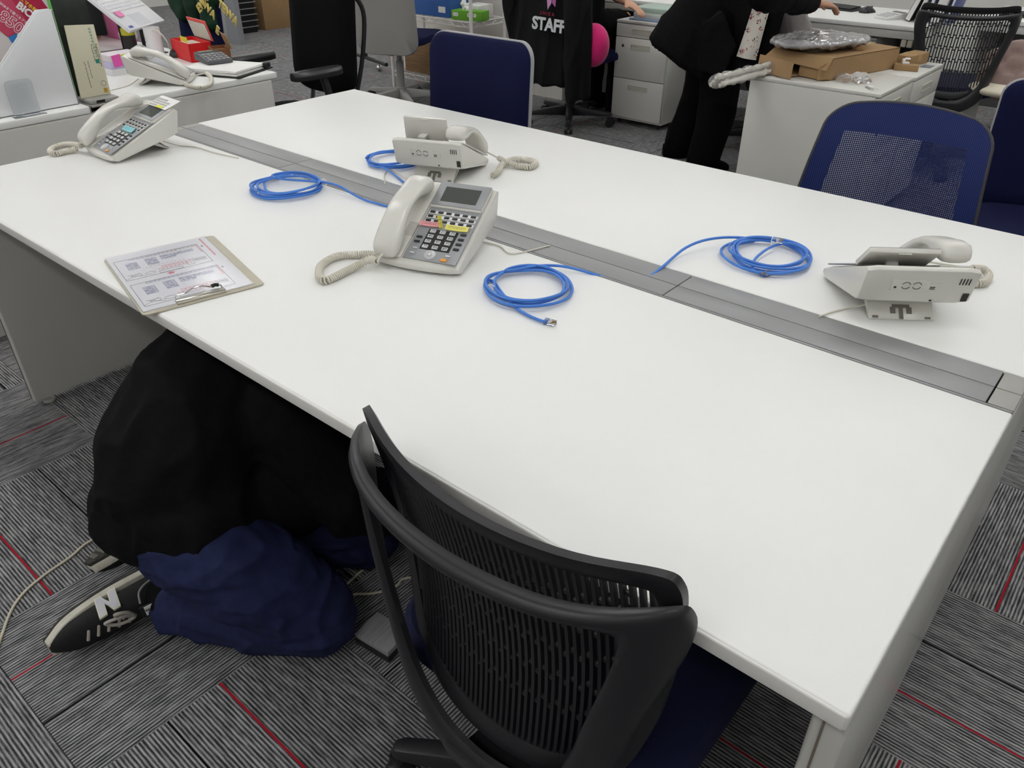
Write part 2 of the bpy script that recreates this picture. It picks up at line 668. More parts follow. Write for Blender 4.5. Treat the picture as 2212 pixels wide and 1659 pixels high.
def seat_pad(t, mat, z=0.43, w_=0.48, d=0.46, y0=-0.16):
    def sec(sx, zz, ins):
        return [(p[0] * sx, y0 + d / 2 + p[1] * sx, zz) for p in rr(w_ - ins, d - ins, 0.09, 6)]
    secs = [sec(0.90, z - 0.035, 0), sec(1.0, z - 0.022, 0), sec(1.0, z, 0), sec(0.96, z + 0.016, 0), sec(0.6, z + 0.022, 0), sec(0.1, z + 0.022, 0)]
    MB().loft(secs).build('seat', mat, t, None, 50)
    MB().span((-0.09, y0 + 0.07, 0.37), (0.09, y0 + 0.36, z - 0.034)).build('seat_mechanism', BLACK_PL, t, 0.01)


def mirror(pts):
    return pts + [(-x, z) for x, z in reversed(pts) if abs(x) > 1e-6]


def slat_chair(label, loc, rz, group, slats=44, brand=True):
    t = thing('mesh_office_chair', label, 'chair', loc, rz, group)
    star_base(t, BLACK_PL, turn=-23)
    seat_pad(t, M('seat_navy', (18, 24, 62), 0.85, var=0.15, scale=300, bump=0.15, bscale=600))

    def yf(x, z):
        return -0.243 + 0.045 * (0.8 - z) / 0.45 + 0.058 * (x / 0.235) ** 2 + 0.038 * (x / 0.235) ** 6

    def ym(x, z):
        f = max(0, min(1, (z - 0.40) / 0.43))
        return -0.207 + 0.035 * (1 - f) + 0.030 * math.sin(math.pi * f) * 0.8 + 0.058 * (x / 0.22) ** 2
    # rear support frame: a curved ring of sheet
    outer = spline([V((x, 0, z)) for x, z in mirror([(0, 0.792), (0.11, 0.794), (0.212, 0.803), (0.236, 0.785), (0.234, 0.72), (0.206, 0.61), (0.184, 0.50), (0.160, 0.40), (0.09, 0.342), (0, 0.325)])], 6, True)
    inner = spline([V((x, 0, z)) for x, z in mirror([(0, 0.770), (0.10, 0.772), (0.165, 0.774), (0.186, 0.758), (0.182, 0.71), (0.160, 0.61), (0.140, 0.52), (0.118, 0.455), (0.068, 0.405), (0, 0.39)])], 6, True)
    secs = []
    for o_, i_ in zip(outer, inner):
        ring = []
        for f, dy in ((0, .005), (0, -.004), (.12, -.010), (.35, -.014), (.65, -.014), (.88, -.010), (1, -.003), (1, .006), (.5, .004)):
            p = o_.lerp(i_, f)
            ring.append((p.x, yf(p.x, p.z) + dy, p.z))
        secs.append(ring)
    fr = MB().loft(secs, False, True).build('back_frame', BLACK_PL, t, None, 50)
    # spine to the seat
    MB().loft([[(sx * wd, yy + dy, zz) for sx, dy in ((-1, -0.01), (1, -0.01), (1, 0.012), (-1, 0.012))]
               for wd, yy, zz in ((0.05, -0.21, 0.38), (0.05, -0.20, 0.34), (0.045, -0.12, 0.33), (0.04, 0.0, 0.375))]).build('back_bracket', BLACK_PL, t, 0.004)
    # front frame that carries the slats
    mo = spline([V((x, 0, z)) for x, z in mirror([(0, 0.825), (0.11, 0.827), (0.20, 0.834), (0.222, 0.818), (0.224, 0.76), (0.216, 0.65), (0.20, 0.53), (0.17, 0.44), (0.10, 0.405), (0, 0.395)])], 6, True)
    mi = spline([V((x, 0, z)) for x, z in mirror([(0, 0.795), (0.10, 0.797), (0.185, 0.803), (0.20, 0.79), (0.201, 0.75), (0.194, 0.65), (0.179, 0.55), (0.15, 0.47), (0.09, 0.437), (0, 0.428)])], 6, True)
    secs = []
    for o_, i_ in zip(mo, mi):
        mid = (o_ + i_) / 2
        secs.append([(p.x, ym(p.x, p.z) + dy, p.z) for p, dy in ((o_, 0.003), (o_, -0.008), (mid, -0.010), (i_, -0.004), (i_, 0.006), (mid, 0.007))])
    MB().loft(secs, False, True).build('backrest_frame', BLACK_PL, t, None, 50)
    SL = M('slat_elastomer', (38, 38, 41), 0.42)

    def zr(x):
        ax = abs(x) / 0.2
        top = 0.797 + 0.006 * ax ** 2
        bot = 0.428 + 0.012 * ax ** 2 + 0.33 * max(0, (ax - 0.70) / 0.30) ** 1.7
        return bot, top
    con = MB()
    for k in range(slats):
        x = -0.196 + 0.392 * k / (slats - 1)
        b, tp = zr(x)
        N = 12
        s_ = []
        for i in range(N + 1):
            z = b - 0.004 + (tp - b + 0.008) * i / N
            y = ym(x, z)
            s_.append([(x - 0.0024, y - 0.003, z), (x + 0.0024, y - 0.003, z), (x + 0.0024, y + 0.004, z), (x - 0.0024, y + 0.004, z)])
        MB().loft(s_).build('slat', SL, t, None, 40)
        if k < slats - 1:
            x2 = x + 0.392 / (slats - 1)
            for q in range(1, 16):
                z = b + 0.03 + 0.028 * q + (0.0125 if k % 2 else 0)
                if z < tp - 0.01 and (q % 2 == 0):
                    con.box(((x + x2) / 2, ym((x + x2) / 2, z), z), (x2 - x, 0.004, 0.005))
    con.build('slat_links', SL, t, None, 0, kind='stuff')
    if brand:
        xa, xb = -0.035, 0.035
        zz = 0.362
        m = frame((0.0, yf(0, zz) - 0.0135, zz), (1, 0, 0), (0, 0.1, 1))
        lettering('lettering', 'okamura', 0.020, M('logo_grey', (170, 170, 172), 0.5), fr, m, bold=0.01, spacing=1.05)
    return t


slat_chair('black slatted-back office chair in front of the bench desk, back turned', (-0.385, 0.10, 0), 0, 'black mesh office chairs')

# navy upholstered chair, front of its back seen over the far desk edge
def padded_chair(label, loc, rz):
    t = thing('office_chair', label, 'chair', loc, rz)
    star_base(t, BLACK_PL)
    seat_pad(t, NAVY)
    TRIM = M('grey_trim', (168, 168, 172), 0.5)

    def sec(sx, dy, r=0.06):
        return [(p[0] * sx, -0.19 + dy - 0.06 * (p[1] * sx + 0.25) + 0.025 * ((p[0] * sx) / 0.24) ** 2, 0.675 + p[1] * sx) for p in rr(0.47, 0.52, r, 6)]
    MB().loft([sec(0.1, 0.028), sec(0.4, 0.028), sec(0.7, 0.028), sec(0.95, 0.022), sec(0.99, 0.008), sec(0.985, 0.0)]).build('backrest', NAVY, t, None, 60)
    MB().loft([sec(0.985, 0.004), sec(1.0, 0.002), sec(1.0, -0.012), sec(0.97, -0.018), sec(0.7, -0.022), sec(0.4, -0.022), sec(0.1, -0.022)]).build('back_shell', TRIM, t, None, 60)
    MB().tube(spline([(0, -0.215, 0.55), (0, -0.235, 0.44), (0, -0.17, 0.37), (0, 0.0, 0.375)], 6), [0.03] * 19, 10).build('back_bracket', BLACK_PL, t)
    return t


padded_chair('navy fabric chair with thin grey rim behind the phone with raised screen', (-1.90, 1.385, 0), math.pi)


def blue_mesh_chair(label, loc, rz):
    t = thing('office_chair', label, 'chair', loc, rz)
    star_base(t, BLACK_PL)
    seat_pad(t, NAVY)
    # woven net: solid hem, open weave in the field
    q = NT('blue_net', 0.7, 0.3)
    tc = q.n('TexCoord')
    s3 = q.n('SeparateXYZ')
    q.l(tc.outputs['Object'], s3.inputs[0])
    x, z = s3.outputs[0], s3.outputs[2]
    px = 2 * math.pi / 0.0052
    hx = q.math('SINE', q.math('MULTIPLY', x, px))
    hz = q.math('SINE', q.math('MULTIPLY', z, px))
    hole = q.math('MULTIPLY', q.math('GREATER_THAN', hx, 0.05), q.math('GREATER_THAN', hz, 0.05))
    inx = q.math('LESS_THAN', q.math('ABSOLUTE', x), q.math('MULTIPLY_ADD', z, -0.12, 0.255))
    inz = q.math('LESS_THAN', z, 0.775)
    a = q.math('SUBTRACT', 1.0, q.math('MULTIPLY', hole, q.math('MULTIPLY', inx, inz)))
    q.l(a, q.b.inputs['Alpha'])
    cv = q.mix(q.math('MULTIPLY_ADD', hx, 0.5, 0.5), lin((20, 30, 76)), lin((40, 56, 118)))
    q.l(cv, q.b.inputs['Base Color'])

    def prof(u, v):
        e = abs(u * 2 - 1)
        hw = 0.262 - 0.050 * v
        if v > 0.86:
            hw -= 0.062 * (1 - math.sqrt(max(0, 1 - ((v - 0.86) / 0.14) ** 2)))
        x = (u * 2 - 1) * hw
        zz = 0.43 + 0.428 * v - 0.020 * v ** 5 * (x / 0.2) ** 2
        y = -0.215 + 0.02 * math.sin(math.pi * v) + 0.055 * (x / 0.235) ** 2 - 0.06 * v
        return (x, y, zz)
    MB().grid(lambda u, v: prof(u, 1 - (1 - v) ** 1.7), 28, 40).build('backrest', q.m, t, None, 80)
    vv = [1, .998, .99, .975, .955, .93, .90, .86] + [.86 - .086 * j for j in range(1, 11)]
    loop = [prof(i / 24, 1) for i in range(25)] + [prof(1, max(0, v)) for v in vv[1:]] + [prof(1 - i / 24, 0) for i in range(1, 25)] + [prof(0, max(0, v)) for v in vv[:0:-1][1:]]
    MB().tube([V(p) + V((0, -0.004, 0)) for p in loop], 0.0045, 8, True).build('back_frame', M('grey_frame', (62, 60, 64), 0.5), t)
    sp = MB()
    sp.tube(spline([V(prof(0.5, 0.02)) + V((0, -.01, 0)), (0, -0.24, 0.40), (0, -0.14, 0.36), (0, 0, 0.375)], 6), 0.028, 10)
    sp.build('back_bracket', BLACK_PL, t)
    return t


blue_mesh_chair('navy net-back chair with arched top at the far side of the bench desk', (-0.53, 1.60, 0), math.pi + rad(2))

# black fabric chair with armrests behind the cluttered desk
def black_chair(label, loc, rz):
    t = thing('office_chair', label, 'chair', loc, rz)
    star_base(t, BLACK_PL)
    seat_pad(t, BLACK_FAB)

    def sec(sx, dy):
        return [(p[0] * sx, -0.20 + dy - 0.16 * (p[1] * sx + 0.30) ** 1.2 * 0.6 if p[1] * sx > -0.30 else -0.20 + dy, 0.80 + p[1] * sx) for p in rr(0.47, 0.60, 0.10, 6)]
    MB().loft([sec(0.1, 0.045), sec(0.4, 0.045), sec(0.7, 0.045), sec(0.93, 0.035), sec(1.0, 0.0), sec(0.96, -0.02), sec(0.6, -0.02), sec(0.1, -0.02)]).build('backrest', BLACK_FAB, t, None, 60)
    for sx in (-1, 1):
        MB().tube(spline([(sx * 0.2, -0.27, 0.95), (sx * 0.21, -0.31, 0.85), (sx * 0.19, -0.27, 0.6), (sx * 0.15, -0.20, 0.42), (sx * 0.08, -0.05, 0.375)], 6), 0.011, 8).build('back_support', BLACK_PL, t)
        MB().loft([[(sx * 0.27 + a * wd, y, 0.66 + b * 0.018) for a, b in ((-1, -1), (1, -1), (1.1, 0.2), (0.6, 1), (-0.6, 1), (-1.1, 0.2))]
                   for y, wd in ((-0.10, 0.02), (-0.06, 0.038), (0.08, 0.042), (0.14, 0.032), (0.16, 0.016))]).build('armrest', BLACK_PL, t, 0.004)
        MB().tube(spline([(sx * 0.27, 0.0, 0.65), (sx * 0.285, -0.02, 0.5), (sx * 0.22, -0.02, 0.39), (sx * 0.08, 0.0, 0.385)], 6), 0.018, 8).build('arm_support', BLACK_PL, t)
    return t


black_chair('black fabric armchair drawn up behind the cluttered bench desk', (-3.27, 1.74, 0), rad(178))

# grey shell chair with navy seat further back
def shell_chair(label, loc, rz):
    SH = M('grey_shell', (150, 148, 144), 0.5)
    LG = M('light_grey_base', (150, 149, 146), 0.45)
    t = thing('office_chair', label, 'chair', loc, rz)
    star_base(t, LG, 0.32, 0.09)
    seat_pad(t, NAVY, 0.46, 0.50, 0.48)

    def sec(sx, dy):
        return [(p[0] * sx, -0.22 + dy - 0.10 * (p[1] * sx) - 0.16 * (p[1] * sx) ** 2 + 0.08 * (p[0] * sx / 0.24) ** 2 * 0.4, 0.71 + p[1] * sx) for p in rr(0.46, 0.68, 0.09, 6)]
    MB().loft([sec(0.1, 0.035), sec(0.4, 0.035), sec(0.7, 0.035), sec(0.95, 0.025), sec(0.985, 0.004)]).build('backrest', NAVY, t, None, 60)
    MB().loft([sec(0.985, 0.003), sec(1.0, 0.0), sec(0.98, -0.02), sec(0.7, -0.026), sec(0.4, -0.028), sec(0.1, -0.028)]).build('back_shell', SH, t, None, 60)
    MB().tube(spline([(0, -0.19, 0.42), (0, -0.16, 0.385), (0, -0.08, 0.375), (0, 0.02, 0.39)], 6), 0.05, 10, flat=0.5).build('back_bracket', SH, t)
    return t


shell_chair('grey plastic shell chair with navy seat near the wire rack', (-4.45, 3.50, 0), rad(24))


# ================================================================ telephones
PHK = M('phone_key_light', (206, 207, 208), 0.4)
PHD = M('phone_key_dark', (46, 48, 52), 0.45)
PHO = M('phone_key_orange', (240, 160, 60), 0.45)
SCRN = M('lcd_screen', (80, 84, 80), 0.15, spec=0.6)
CORD = M('cord_ivory', (214, 209, 196), 0.45)
YEL = M('sticky_yellow', (236, 228, 118), 0.8)
PNK = M('sticky_pink', (240, 168, 172), 0.8)
BLU = M('sticky_cyan', (150, 214, 224), 0.8)
HOTP = M('sticky_hot_pink', (232, 92, 178), 0.8)
NEON = M('sticky_neon_yellow', (226, 226, 70), 0.8)
PENCIL = M('pencil_ink', (88, 84, 80), 0.8)

SL_A = math.atan2(0.091, 0.206)
FACE = frame((0, 0.006, 0.0222), (1, 0, 0), (0, 0.206, 0.091))


def face_pt(u, v, n):
    return FACE @ V((u, v, n))


_pm = {}


def cached(key, fn):
    if key not in _pm:
        _pm[key] = fn()
    return _pm[key]


def phone_body():
    prof = [(0.000, 0.006), (0.0, 0.016), (0.006, 0.022), (0.212, 0.113), (0.221, 0.109), (0.208, 0.047), (0.198, 0.041), (0.015, 0.001)]
    secs = []
    for i in range(11):
        x = -0.0925 + 0.185 * i / 10
        s = (x / 0.0925) ** 2
        e = 0.0025 if i in (0, 10) else 0
        row = []
        for k, (y, z) in enumerate(prof):
            yy = y + (0.010 * s if k in (0, 1, 2, 7) else -0.001 * s)
            zz = z - (e if k in (2, 3, 4) else 0) + (e if k in (0, 7, 5, 6) else 0)
            row.append((x, yy, zz))
        secs.append(row)
    return MB().loft(secs).mesh('phone_body', (0.0022, 2), 30)


def handset_mesh():
    st = [(-0.007, .013, .005, .016), (-0.004, .016, .012, .0225), (0.004, .019, .0165, .0258), (0.02, .023, .0185, .0270), (0.042, .031, .0155, .0270), (0.062, .040, .0105, .0258),
          (0.085, .046, .0085, .0248), (0.11, .0475, .0085, .0245), (0.135, .044, .0095, .0245), (0.155, .037, .0135, .0258), (0.175, .030, .018, .0270), (0.193, .025, .0175, .0265), (0.202, .022, .012, .0225), (0.206, .020, .005, .016)]
    pts = spline([V((v, n, 0)) for v, n, h, w_ in st], 3)
    ex = spline([V((h, w_, 0)) for v, n, h, w_ in st], 3)
    secs = []
    for p, e in zip(pts, ex):
        row = []
        for j in range(20):
            a = 2 * math.pi * j / 20
            c, s = math.cos(a), math.sin(a)
            k = (abs(c) ** 3.4 + abs(s) ** 3.4) ** (-1 / 3.4)
            row.append(face_pt(-0.0625 + e.y * c * k, p.x, p.y + e.x * s * k))
        secs.append(row)
    return MB().loft(secs).mesh('handset', None, 60)


def key_mesh(w_, d, h):
    return MB().box((0, 0, h / 2), (w_, d, h)).mesh('key', 0.0008, 40)


DIAL = ['1', '2', '3', '4', '5', '6', '7', '8', '9', '*', '0', '#']


def phone(label, loc, rz, tilt, keys, cord, line=None, rear=True):
    t = thing('desk_phone', label, 'telephone', loc, rz, 'ivory business telephones')
    body = obj('phone_body', cached('body', phone_body), PH, t)
    # raised rim and cradle beside the handset
    obj('cradle', cached('cradle', lambda: MB().prism([(-0.090, 0.003), (-0.034, 0.003), (-0.034, 0.205), (-0.090, 0.205)], 0, 0.0035, 'z', FACE).mesh('cradle', 0.0015)), PH, t)
    hs = obj('handset', cached('handset', handset_mesh), PH, t)
    pl = obj('faceplate', cached('plate', lambda: MB().prism([(-0.030, 0.004), (0.086, 0.004), (0.086, 0.150), (-0.030, 0.150)], 0, 0.003, 'z', FACE).mesh('faceplate', 0.0012)), PHG, t)
    # display on its hinge
    H = FACE @ Matrix.Translation((0.028, 0.152, 0.002)) @ Matrix.Rotation(tilt, 4, 'X')
    dp = MB().box((0, 0.033, 0.001), (0.117, 0.066, 0.009)).mesh('display_panel', (0.002, 2))
    dp.transform(H)
    dpo = obj('display_panel', dp, PH, t)
    dpo_f = MB().box((0, 0.033, 0.0058), (0.115, 0.064, 0.0012)).mesh('display_bezel', 0.0005)
    dpo_f.transform(H)
    obj('display_bezel', dpo_f, PHG, dpo)
    scm = MB().box((0, 0.032, 0.0066), (0.080, 0.040, 0.0008)).mesh('screen')
    scm.transform(H)
    obj('screen', scm, SCRN, dpo)
    lg = MB().box((0, 0.062, -0.0035), (0.022, 0.004, 0.004)).mesh('latch')
    lg.transform(H)
    obj('latch', lg, PH, dpo)
    hb = MB().tube([face_pt(-0.029, 0.151, 0.004), face_pt(0.085, 0.151, 0.004)], 0.0028, 8).mesh('hinge')
    obj('hinge', cached('hinge', lambda: hb), PH, t)
    if keys:
        U = lambda f: -0.030 + 0.116 * f
        W = lambda f: 0.004 + 0.146 * f
        km = cached('key', lambda: key_mesh(0.0125, 0.0085, 0.0028))

        def put(name, me, mat, u, v, mt=pl):
            o = obj(name, me, mat, mt)
            o.matrix_local = FACE @ Matrix.Translation((u, v, 0.003))
            return o
        kb = cached('keyback', lambda: MB().prism([(U(.22), W(.19)), (U(.78), W(.19)), (U(.78), W(.575)), (U(.22), W(.575))], 0.003, 0.0034, 'z', FACE).mesh('key_surround'))
        obj('key_surround', kb, M('key_surround_black', (24, 24, 26), 0.5), pl)
        for q in range(12):
            u, v = U((.31, .495, .68)[q % 3]), W((.53, .435, .34, .24)[q // 3])
            ko = obj('key', km, PHK, pl)
            ko.matrix_local = FACE @ Matrix.Translation((u, v, 0.003))
            if keys == 2:
                lt = cached('dial' + DIAL[q], lambda: text_mesh(DIAL[q], 0.0075, 0.006, 0.0002, Matrix.Translation((-0.002, 0, 0.003)), shear=0.2))
                lo = obj('numeral', lt, INK, pl)
                lo.matrix_local = ko.matrix_local
                ms = cached('kana', lambda: MB().box((0.003, 0.0015, 0.003), (0.003, 0.001, 0.0003)).box((0.003, -0.0012, 0.003), (0.004, 0.0007, 0.0003)).mesh('key_marks'))
                mo = obj('key_marks', ms, INK, pl)
                mo.matrix_local = ko.matrix_local
        for r_, v in enumerate((.895, .81, .725)):
            sm = cached('strip%d' % r_, lambda: MB().prism([(U(.04), W(v) - .0042), (U(.97), W(v) - .0042), (U(.97), W(v) + .0042), (U(.04), W(v) + .0042)], 0.003, 0.0035, 'z', FACE).mesh('label_strip'))
            obj('label_strip', sm, PAPER, pl)
            for c_ in range(6):
                put('line_key', cached('lkey', lambda: key_mesh(0.0112, 0.0052, 0.0026)), PHD, U(.11 + .157 * c_), W(v))
        for v in (.545, .45, .36, .265):
            put('side_key', cached('skey', lambda: key_mesh(0.0125, 0.0055, 0.0026)), PHD, U(.88), W(v))
        for v in (.40, .31):
            put('volume_key', cached('vkey', lambda: key_mesh(0.0125, 0.0048, 0.0024)), PHD, U(.115), W(v))
        for u, v in ((.14, .19), (.14, .10), (.80, .125)):
            put('menu_key', cached('mkey', lambda: key_mesh(0.0105, 0.0036, 0.0022)), PHK, U(u), W(v))
        put('hold_key', cached('okey', lambda: key_mesh(0.0135, 0.0062, 0.0028)), PHO, U(.76), W(.045))
        put('navigation_ring', cached('ring', lambda: MB().lathe([(0.0045, 0), (0.0045, 0.0018), (0.0055, 0.0022), (0.0115, 0.0022), (0.0128, 0.0008), (0.0128, 0)], 24, cap=False).mesh('navigation_ring')), M('ring_silver', (190, 191, 193), 0.35, 0.3), U(.47), W(.105))
        put('navigation_button', cached('navb', lambda: MB().lathe([(0.0042, 0), (0.0042, 0.0026), (0.0034, 0.003)], 18).mesh('navigation_button')), PHK, U(.47), W(.105))
        gr = cached('grille', lambda: _grille())
        obj('speaker_grille', gr, PHD, t, kind='stuff')
    # support foot
    ft = MB()
    a, b = V((0, 0.150, 0.036)), V((0, 0.186, 0.0015))
    ft.prism([(0.140, 0.036), (0.150, 0.036), (0.1885, 0.0005), (0.182, 0.0005)], -0.056, 0.056, 'x')
    ft.prism([(0.120, 0.030), (0.150, 0.036), (0.1865, 0.0005), (0.180, 0.0005)], -0.056, -0.053, 'x')
    ft.prism([(0.120, 0.030), (0.150, 0.036), (0.1865, 0.0005), (0.180, 0.0005)], 0.053, 0.056, 'x')
    fo = obj('foot', cached('foot', lambda: ft.mesh('foot', 0.0008)), PH, t)
    if rear:
        # rear face details: terminal cover with two knock-outs, vent slots, cord notch
        p0, p1 = V((0, 0.2205, 0.109)), V((0, 0.208, 0.047))
        RF = frame(p0, (-1, 0, 0), p0 - p1)          # local x to phone's left, y up the rear face, z outwards
        r1 = cached('cover', lambda: _xf(MB().box((-0.015, -0.030, 0.0006), (0.062, 0.024, 0.0016)).box((0.024, -0.033, 0.0006), (0.022, 0.017, 0.0012)).mesh('terminal_cover', 0.0005), RF))
        ro = obj('terminal_cover', r1, PH, t)

        def marks():
            m = MB()
            for cx in (-0.022, -0.004):
                for a0 in (20, 200):
                    m.tube([(cx + 0.0068 * math.cos(rad(a0 + 14 * k)), -0.030 + 0.0068 * math.sin(rad(a0 + 14 * k)), 0.0016) for k in range(11)], 0.0006, 5)
            m.box((-0.039, -0.034, 0.0012), (0.004, 0.004, 0.001))
            for yy in (-0.032, -0.0355):
                m.box((0.022, yy, 0.0012), (0.0085, 0.0016, 0.001))
            for k in range(4):
                m.box((0.064 + 0.005 * k, -0.020, 0.0004), (0.0016, 0.012, 0.001))
            m.box((0.082, -0.052, 0.0004), (0.010, 0.016, 0.001))
            m.box((0.028, -0.0605, 0.0004), (0.004, 0.003, 0.001))
            return _xf(m.mesh('rear_slots'), RF)
        obj('rear_slots', cached('marks', marks), M('slot_shadow', (52, 50, 48), 0.8), ro, kind='stuff')

        def footcut():
            f0 = V((0, 0.1885, 0.0012))
            FF = frame((0, 0.1893, 0.0005), (-1, 0, 0), V((0, 0.150, 0.036)) - V((0, 0.1885, 0.0005)))
            m = MB()
            m.box((-0.014, 0.018, 0.0005), (0.009, 0.012, 0.0008)).box((0.014, 0.018, 0.0005), (0.009, 0.012, 0.0008)).box((0, 0.026, 0.0005), (0.030, 0.006, 0.0008)).box((0, 0.014, 0.0005), (0.007, 0.024, 0.0008))
            m.box((-0.045, 0.005, 0.0005), (0.010, 0.004, 0.0008)).box((0.045, 0.005, 0.0005), (0.010, 0.004, 0.0008))
            return _xf(m.mesh('foot_cutout'), FF)
        obj('foot_cutout', cached('footcut', footcut), M('cutout_grey', (118, 114, 108), 0.8), fo, kind='stuff')
        if tilt > 0.15:
            # open recess under the raised display
            rc = cached('recess', lambda: MB().prism([(-0.030, 0.153), (0.086, 0.153), (0.086, 0.214), (-0.030, 0.214)], 0.0003, 0.0008, 'z', FACE).mesh('display_recess'))
            obj('display_recess', rc, M('recess_grey', (128, 124, 116), 0.7), t)
            pr = MB().box((0.005, 0.020, -0.012), (0.020, 0.010, 0.022)).mesh('display_prop', 0.001)
            pr.transform(H)
            obj('display_prop', pr, PH, t)
    # coiled cord from the mouthpiece end (points in phone space)
    c0 = face_pt(-0.0625, -0.006, 0.016)
    MB().tube(spline([c0 + V((0, 0.004, 0)), c0 + V((-0.002, -0.008, -0.002)), cord[0]], 4), 0.0022, 8).build('cord_plug', CORD, t)
    coil(cord, 0.0062, 0.0021, 0.0050).build('handset_cord', CORD, t, None, 60)
    if line:
        MB().tube(spline(line, 8), 0.0016, 7).build('line_cord', CORD, t)
    return t


def _xf(me, m):
    me.transform(m)
    return me


def _grille():
    m = MB()
    for i in range(7):
        for j in range(11):
            m.box(tuple(V((-0.0385 + 0.0033 * i - 0.014, 0.062 + 0.0036 * j, 0.0036))), (0.0013, 0.0013, 0.0004), FACE)
    return m.mesh('speaker_grille', None, 0)


def to_local(loc, rz, pts):
    m = (Matrix.Translation(loc) @ Matrix.Rotation(rz, 4, 'Z')).inverted()
    return [m @ V(p) for p in pts]


DZ = 0.7205
# phone B: keypad toward us, notes on it
lB, aB = (-1.020, 0.418, DZ), rad(19)
cordB = to_local(lB, aB, [atz(815, 566, .742), atz(800, 560, .738), atz(775, 572, .731), atz(735, 592, .7285), atz(703, 606, .7285), atz(690, 596, .7285), atz(695, 572, .7285), atz(730, 553, .7285), atz(775, 550, .7285), atz(806, 550, .732), atz(826, 558, .733)])
pB = phone('ivory desk phone with keypad toward us and coloured notes above the keys', lB, aB, rad(4), 2, cordB,
           to_local(lB, aB, [atz(1010, 520, .735), atz(1040, 522, .724), atz(1080, 532, .7225), atz(1108, 548, .7225), (-0.90, 0.70, .7215)]))
# phone A: near the left end of the desk
lA, aA = (-2.262, 0.372, DZ), rad(-3)
cordA = to_local(lA, aA, [atz(176, 316, .742), atz(160, 312, .738), atz(135, 313, .731), atz(115, 320, .7285), atz(108, 327, .7285), atz(120, 332, .7285), atz(145, 326, .7285), atz(168, 322, .732)])
pA = phone('ivory desk phone nearest the cluttered desk with cyan note above its keys', lA, aA, rad(-1), 1, cordA,
           to_local(lA, aA, [atz(352, 305, .735), atz(385, 314, .7225), atz(425, 318, .7225), atz(465, 330, .7225), atz(515, 341, .7225)]))
# phone C: rear toward us, screen raised steeply
lC, aC = (-1.470, 1.016, DZ), rad(203)
cordC = to_local(lC, aC, [atz(1074, 340, .748), atz(1095, 350, .735), atz(1120, 359, .7285), atz(1145, 361, .7285), atz(1158, 352, .7285), atz(1140, 345, .7285), atz(1110, 344, .730), atz(1085, 355, .732), atz(1075, 372, .730), atz(1062, 380, .7285)])
pC = phone('ivory desk phone seen from behind with its screen raised upright', lC, aC, rad(58), 0, cordC,
           to_local(lC, aC, [atz(880, 388, .735), atz(845, 366, .7225), atz(830, 378, .7225), atz(832, 398, .7225)]))
# phone D: rear toward us, right-hand side
lD, aD = (-0.330, 0.990, DZ), rad(216)
cordD = to_local(lD, aD, [atz(2098, 580, .745), atz(2125, 582, .735), atz(2136, 596, .7285), atz(2126, 610, .7285), atz(2105, 612, .7285), atz(2085, 606, .7285)])
pD = phone('ivory desk phone seen from behind beside the blue coil with a low tilted screen', lD, aD, rad(20), 0, cordD,
           to_local(lD, aD, [atz(1880, 656, .735), atz(1840, 664, .7235), atz(1800, 673, .7225), atz(1768, 684, .7225)]))
# phone E: on the cluttered desk
lE, aE = (-2.985, 1.10, DZ), rad(137)
cordE = to_local(lE, aE, [atz(446, 158, .742), atz(456, 168, .738), atz(455, 182, .7285), atz(435, 190, .7285), atz(410, 186, .7285), atz(392, 176, .7285)])
pE = phone('ivory desk phone on the cluttered desk between envelope and calculator', lE, aE, rad(12), 0, cordE,
           to_local(lE, aE, [(-3.12, 0.95, .735), (-3.10, 0.90, .7225), (-3.07, 0.83, .7225), (-3.06, 0.77, .7225)]))


# sticky notes ---------------------------------------------------------------
def note(label, P, u, v, n, w_, h, mat, rot=0.0, stand=0.0, scribbles=True, group='sticky notes on phones'):
    R = P.matrix_basis @ FACE @ Matrix.Translation((u, v, n)) @ Matrix.Rotation(rot, 4, 'Z') @ Matrix.Rotation(stand, 4, 'X')
    me = MB().grid(lambda a, b: ((a - .5) * w_, b * h, 0.0015 * (a - .5) ** 2 * 4 + 0.0015 * b * b), 6, 4, thick=0.0003).mesh('sticky_note', None, 60)
    o = obj('sticky_note', me, mat)
    o.matrix_world = R
    tag(o, label, 'note', group)
    if scribbles:
        m = MB()
        rg = random.Random(int(u * 1e4) + int(v * 1e4))
        for r_ in range(2):
            x = -w_ * 0.36
            while x < w_ * 0.36:
                s = rg.uniform(0.0008, 0.0022)
                m.box((x, h * (0.35 + 0.3 * r_) + rg.uniform(-.0006, .0006), 0.0024), (s, 0.0006 + rg.random() * .0008, 0.0002), rz=rg.uniform(-.5, .5))
                x += s + rg.uniform(0.0006, 0.0022)
        m.build('handwriting', PENCIL, o, None, 0)
    return o


P_U = lambda f: -0.030 + 0.116 * f
P_W = lambda f: 0.004 + 0.146 * f
note('pink paper note above the keys of the phone facing us', pB, P_U(.20), P_W(.60), .006, .047, .012, PNK, rad(2))
note('yellow paper note flat beside the pink note on the phone', pB, P_U(.72), P_W(.585), .0062, .050, .0125, YEL, rad(1))
note('folded yellow slip standing upright between the two flat notes', pB, P_U(.43), P_W(.60), .0064, .008, .026, M('sticky_yellow_b', (228, 216, 96), 0.8), rad(18), rad(58))
note('cyan paper note on the phone nearest the cluttered desk', pA, P_U(.56), P_W(.60), .0062, .060, .017, BLU, 0, 0)
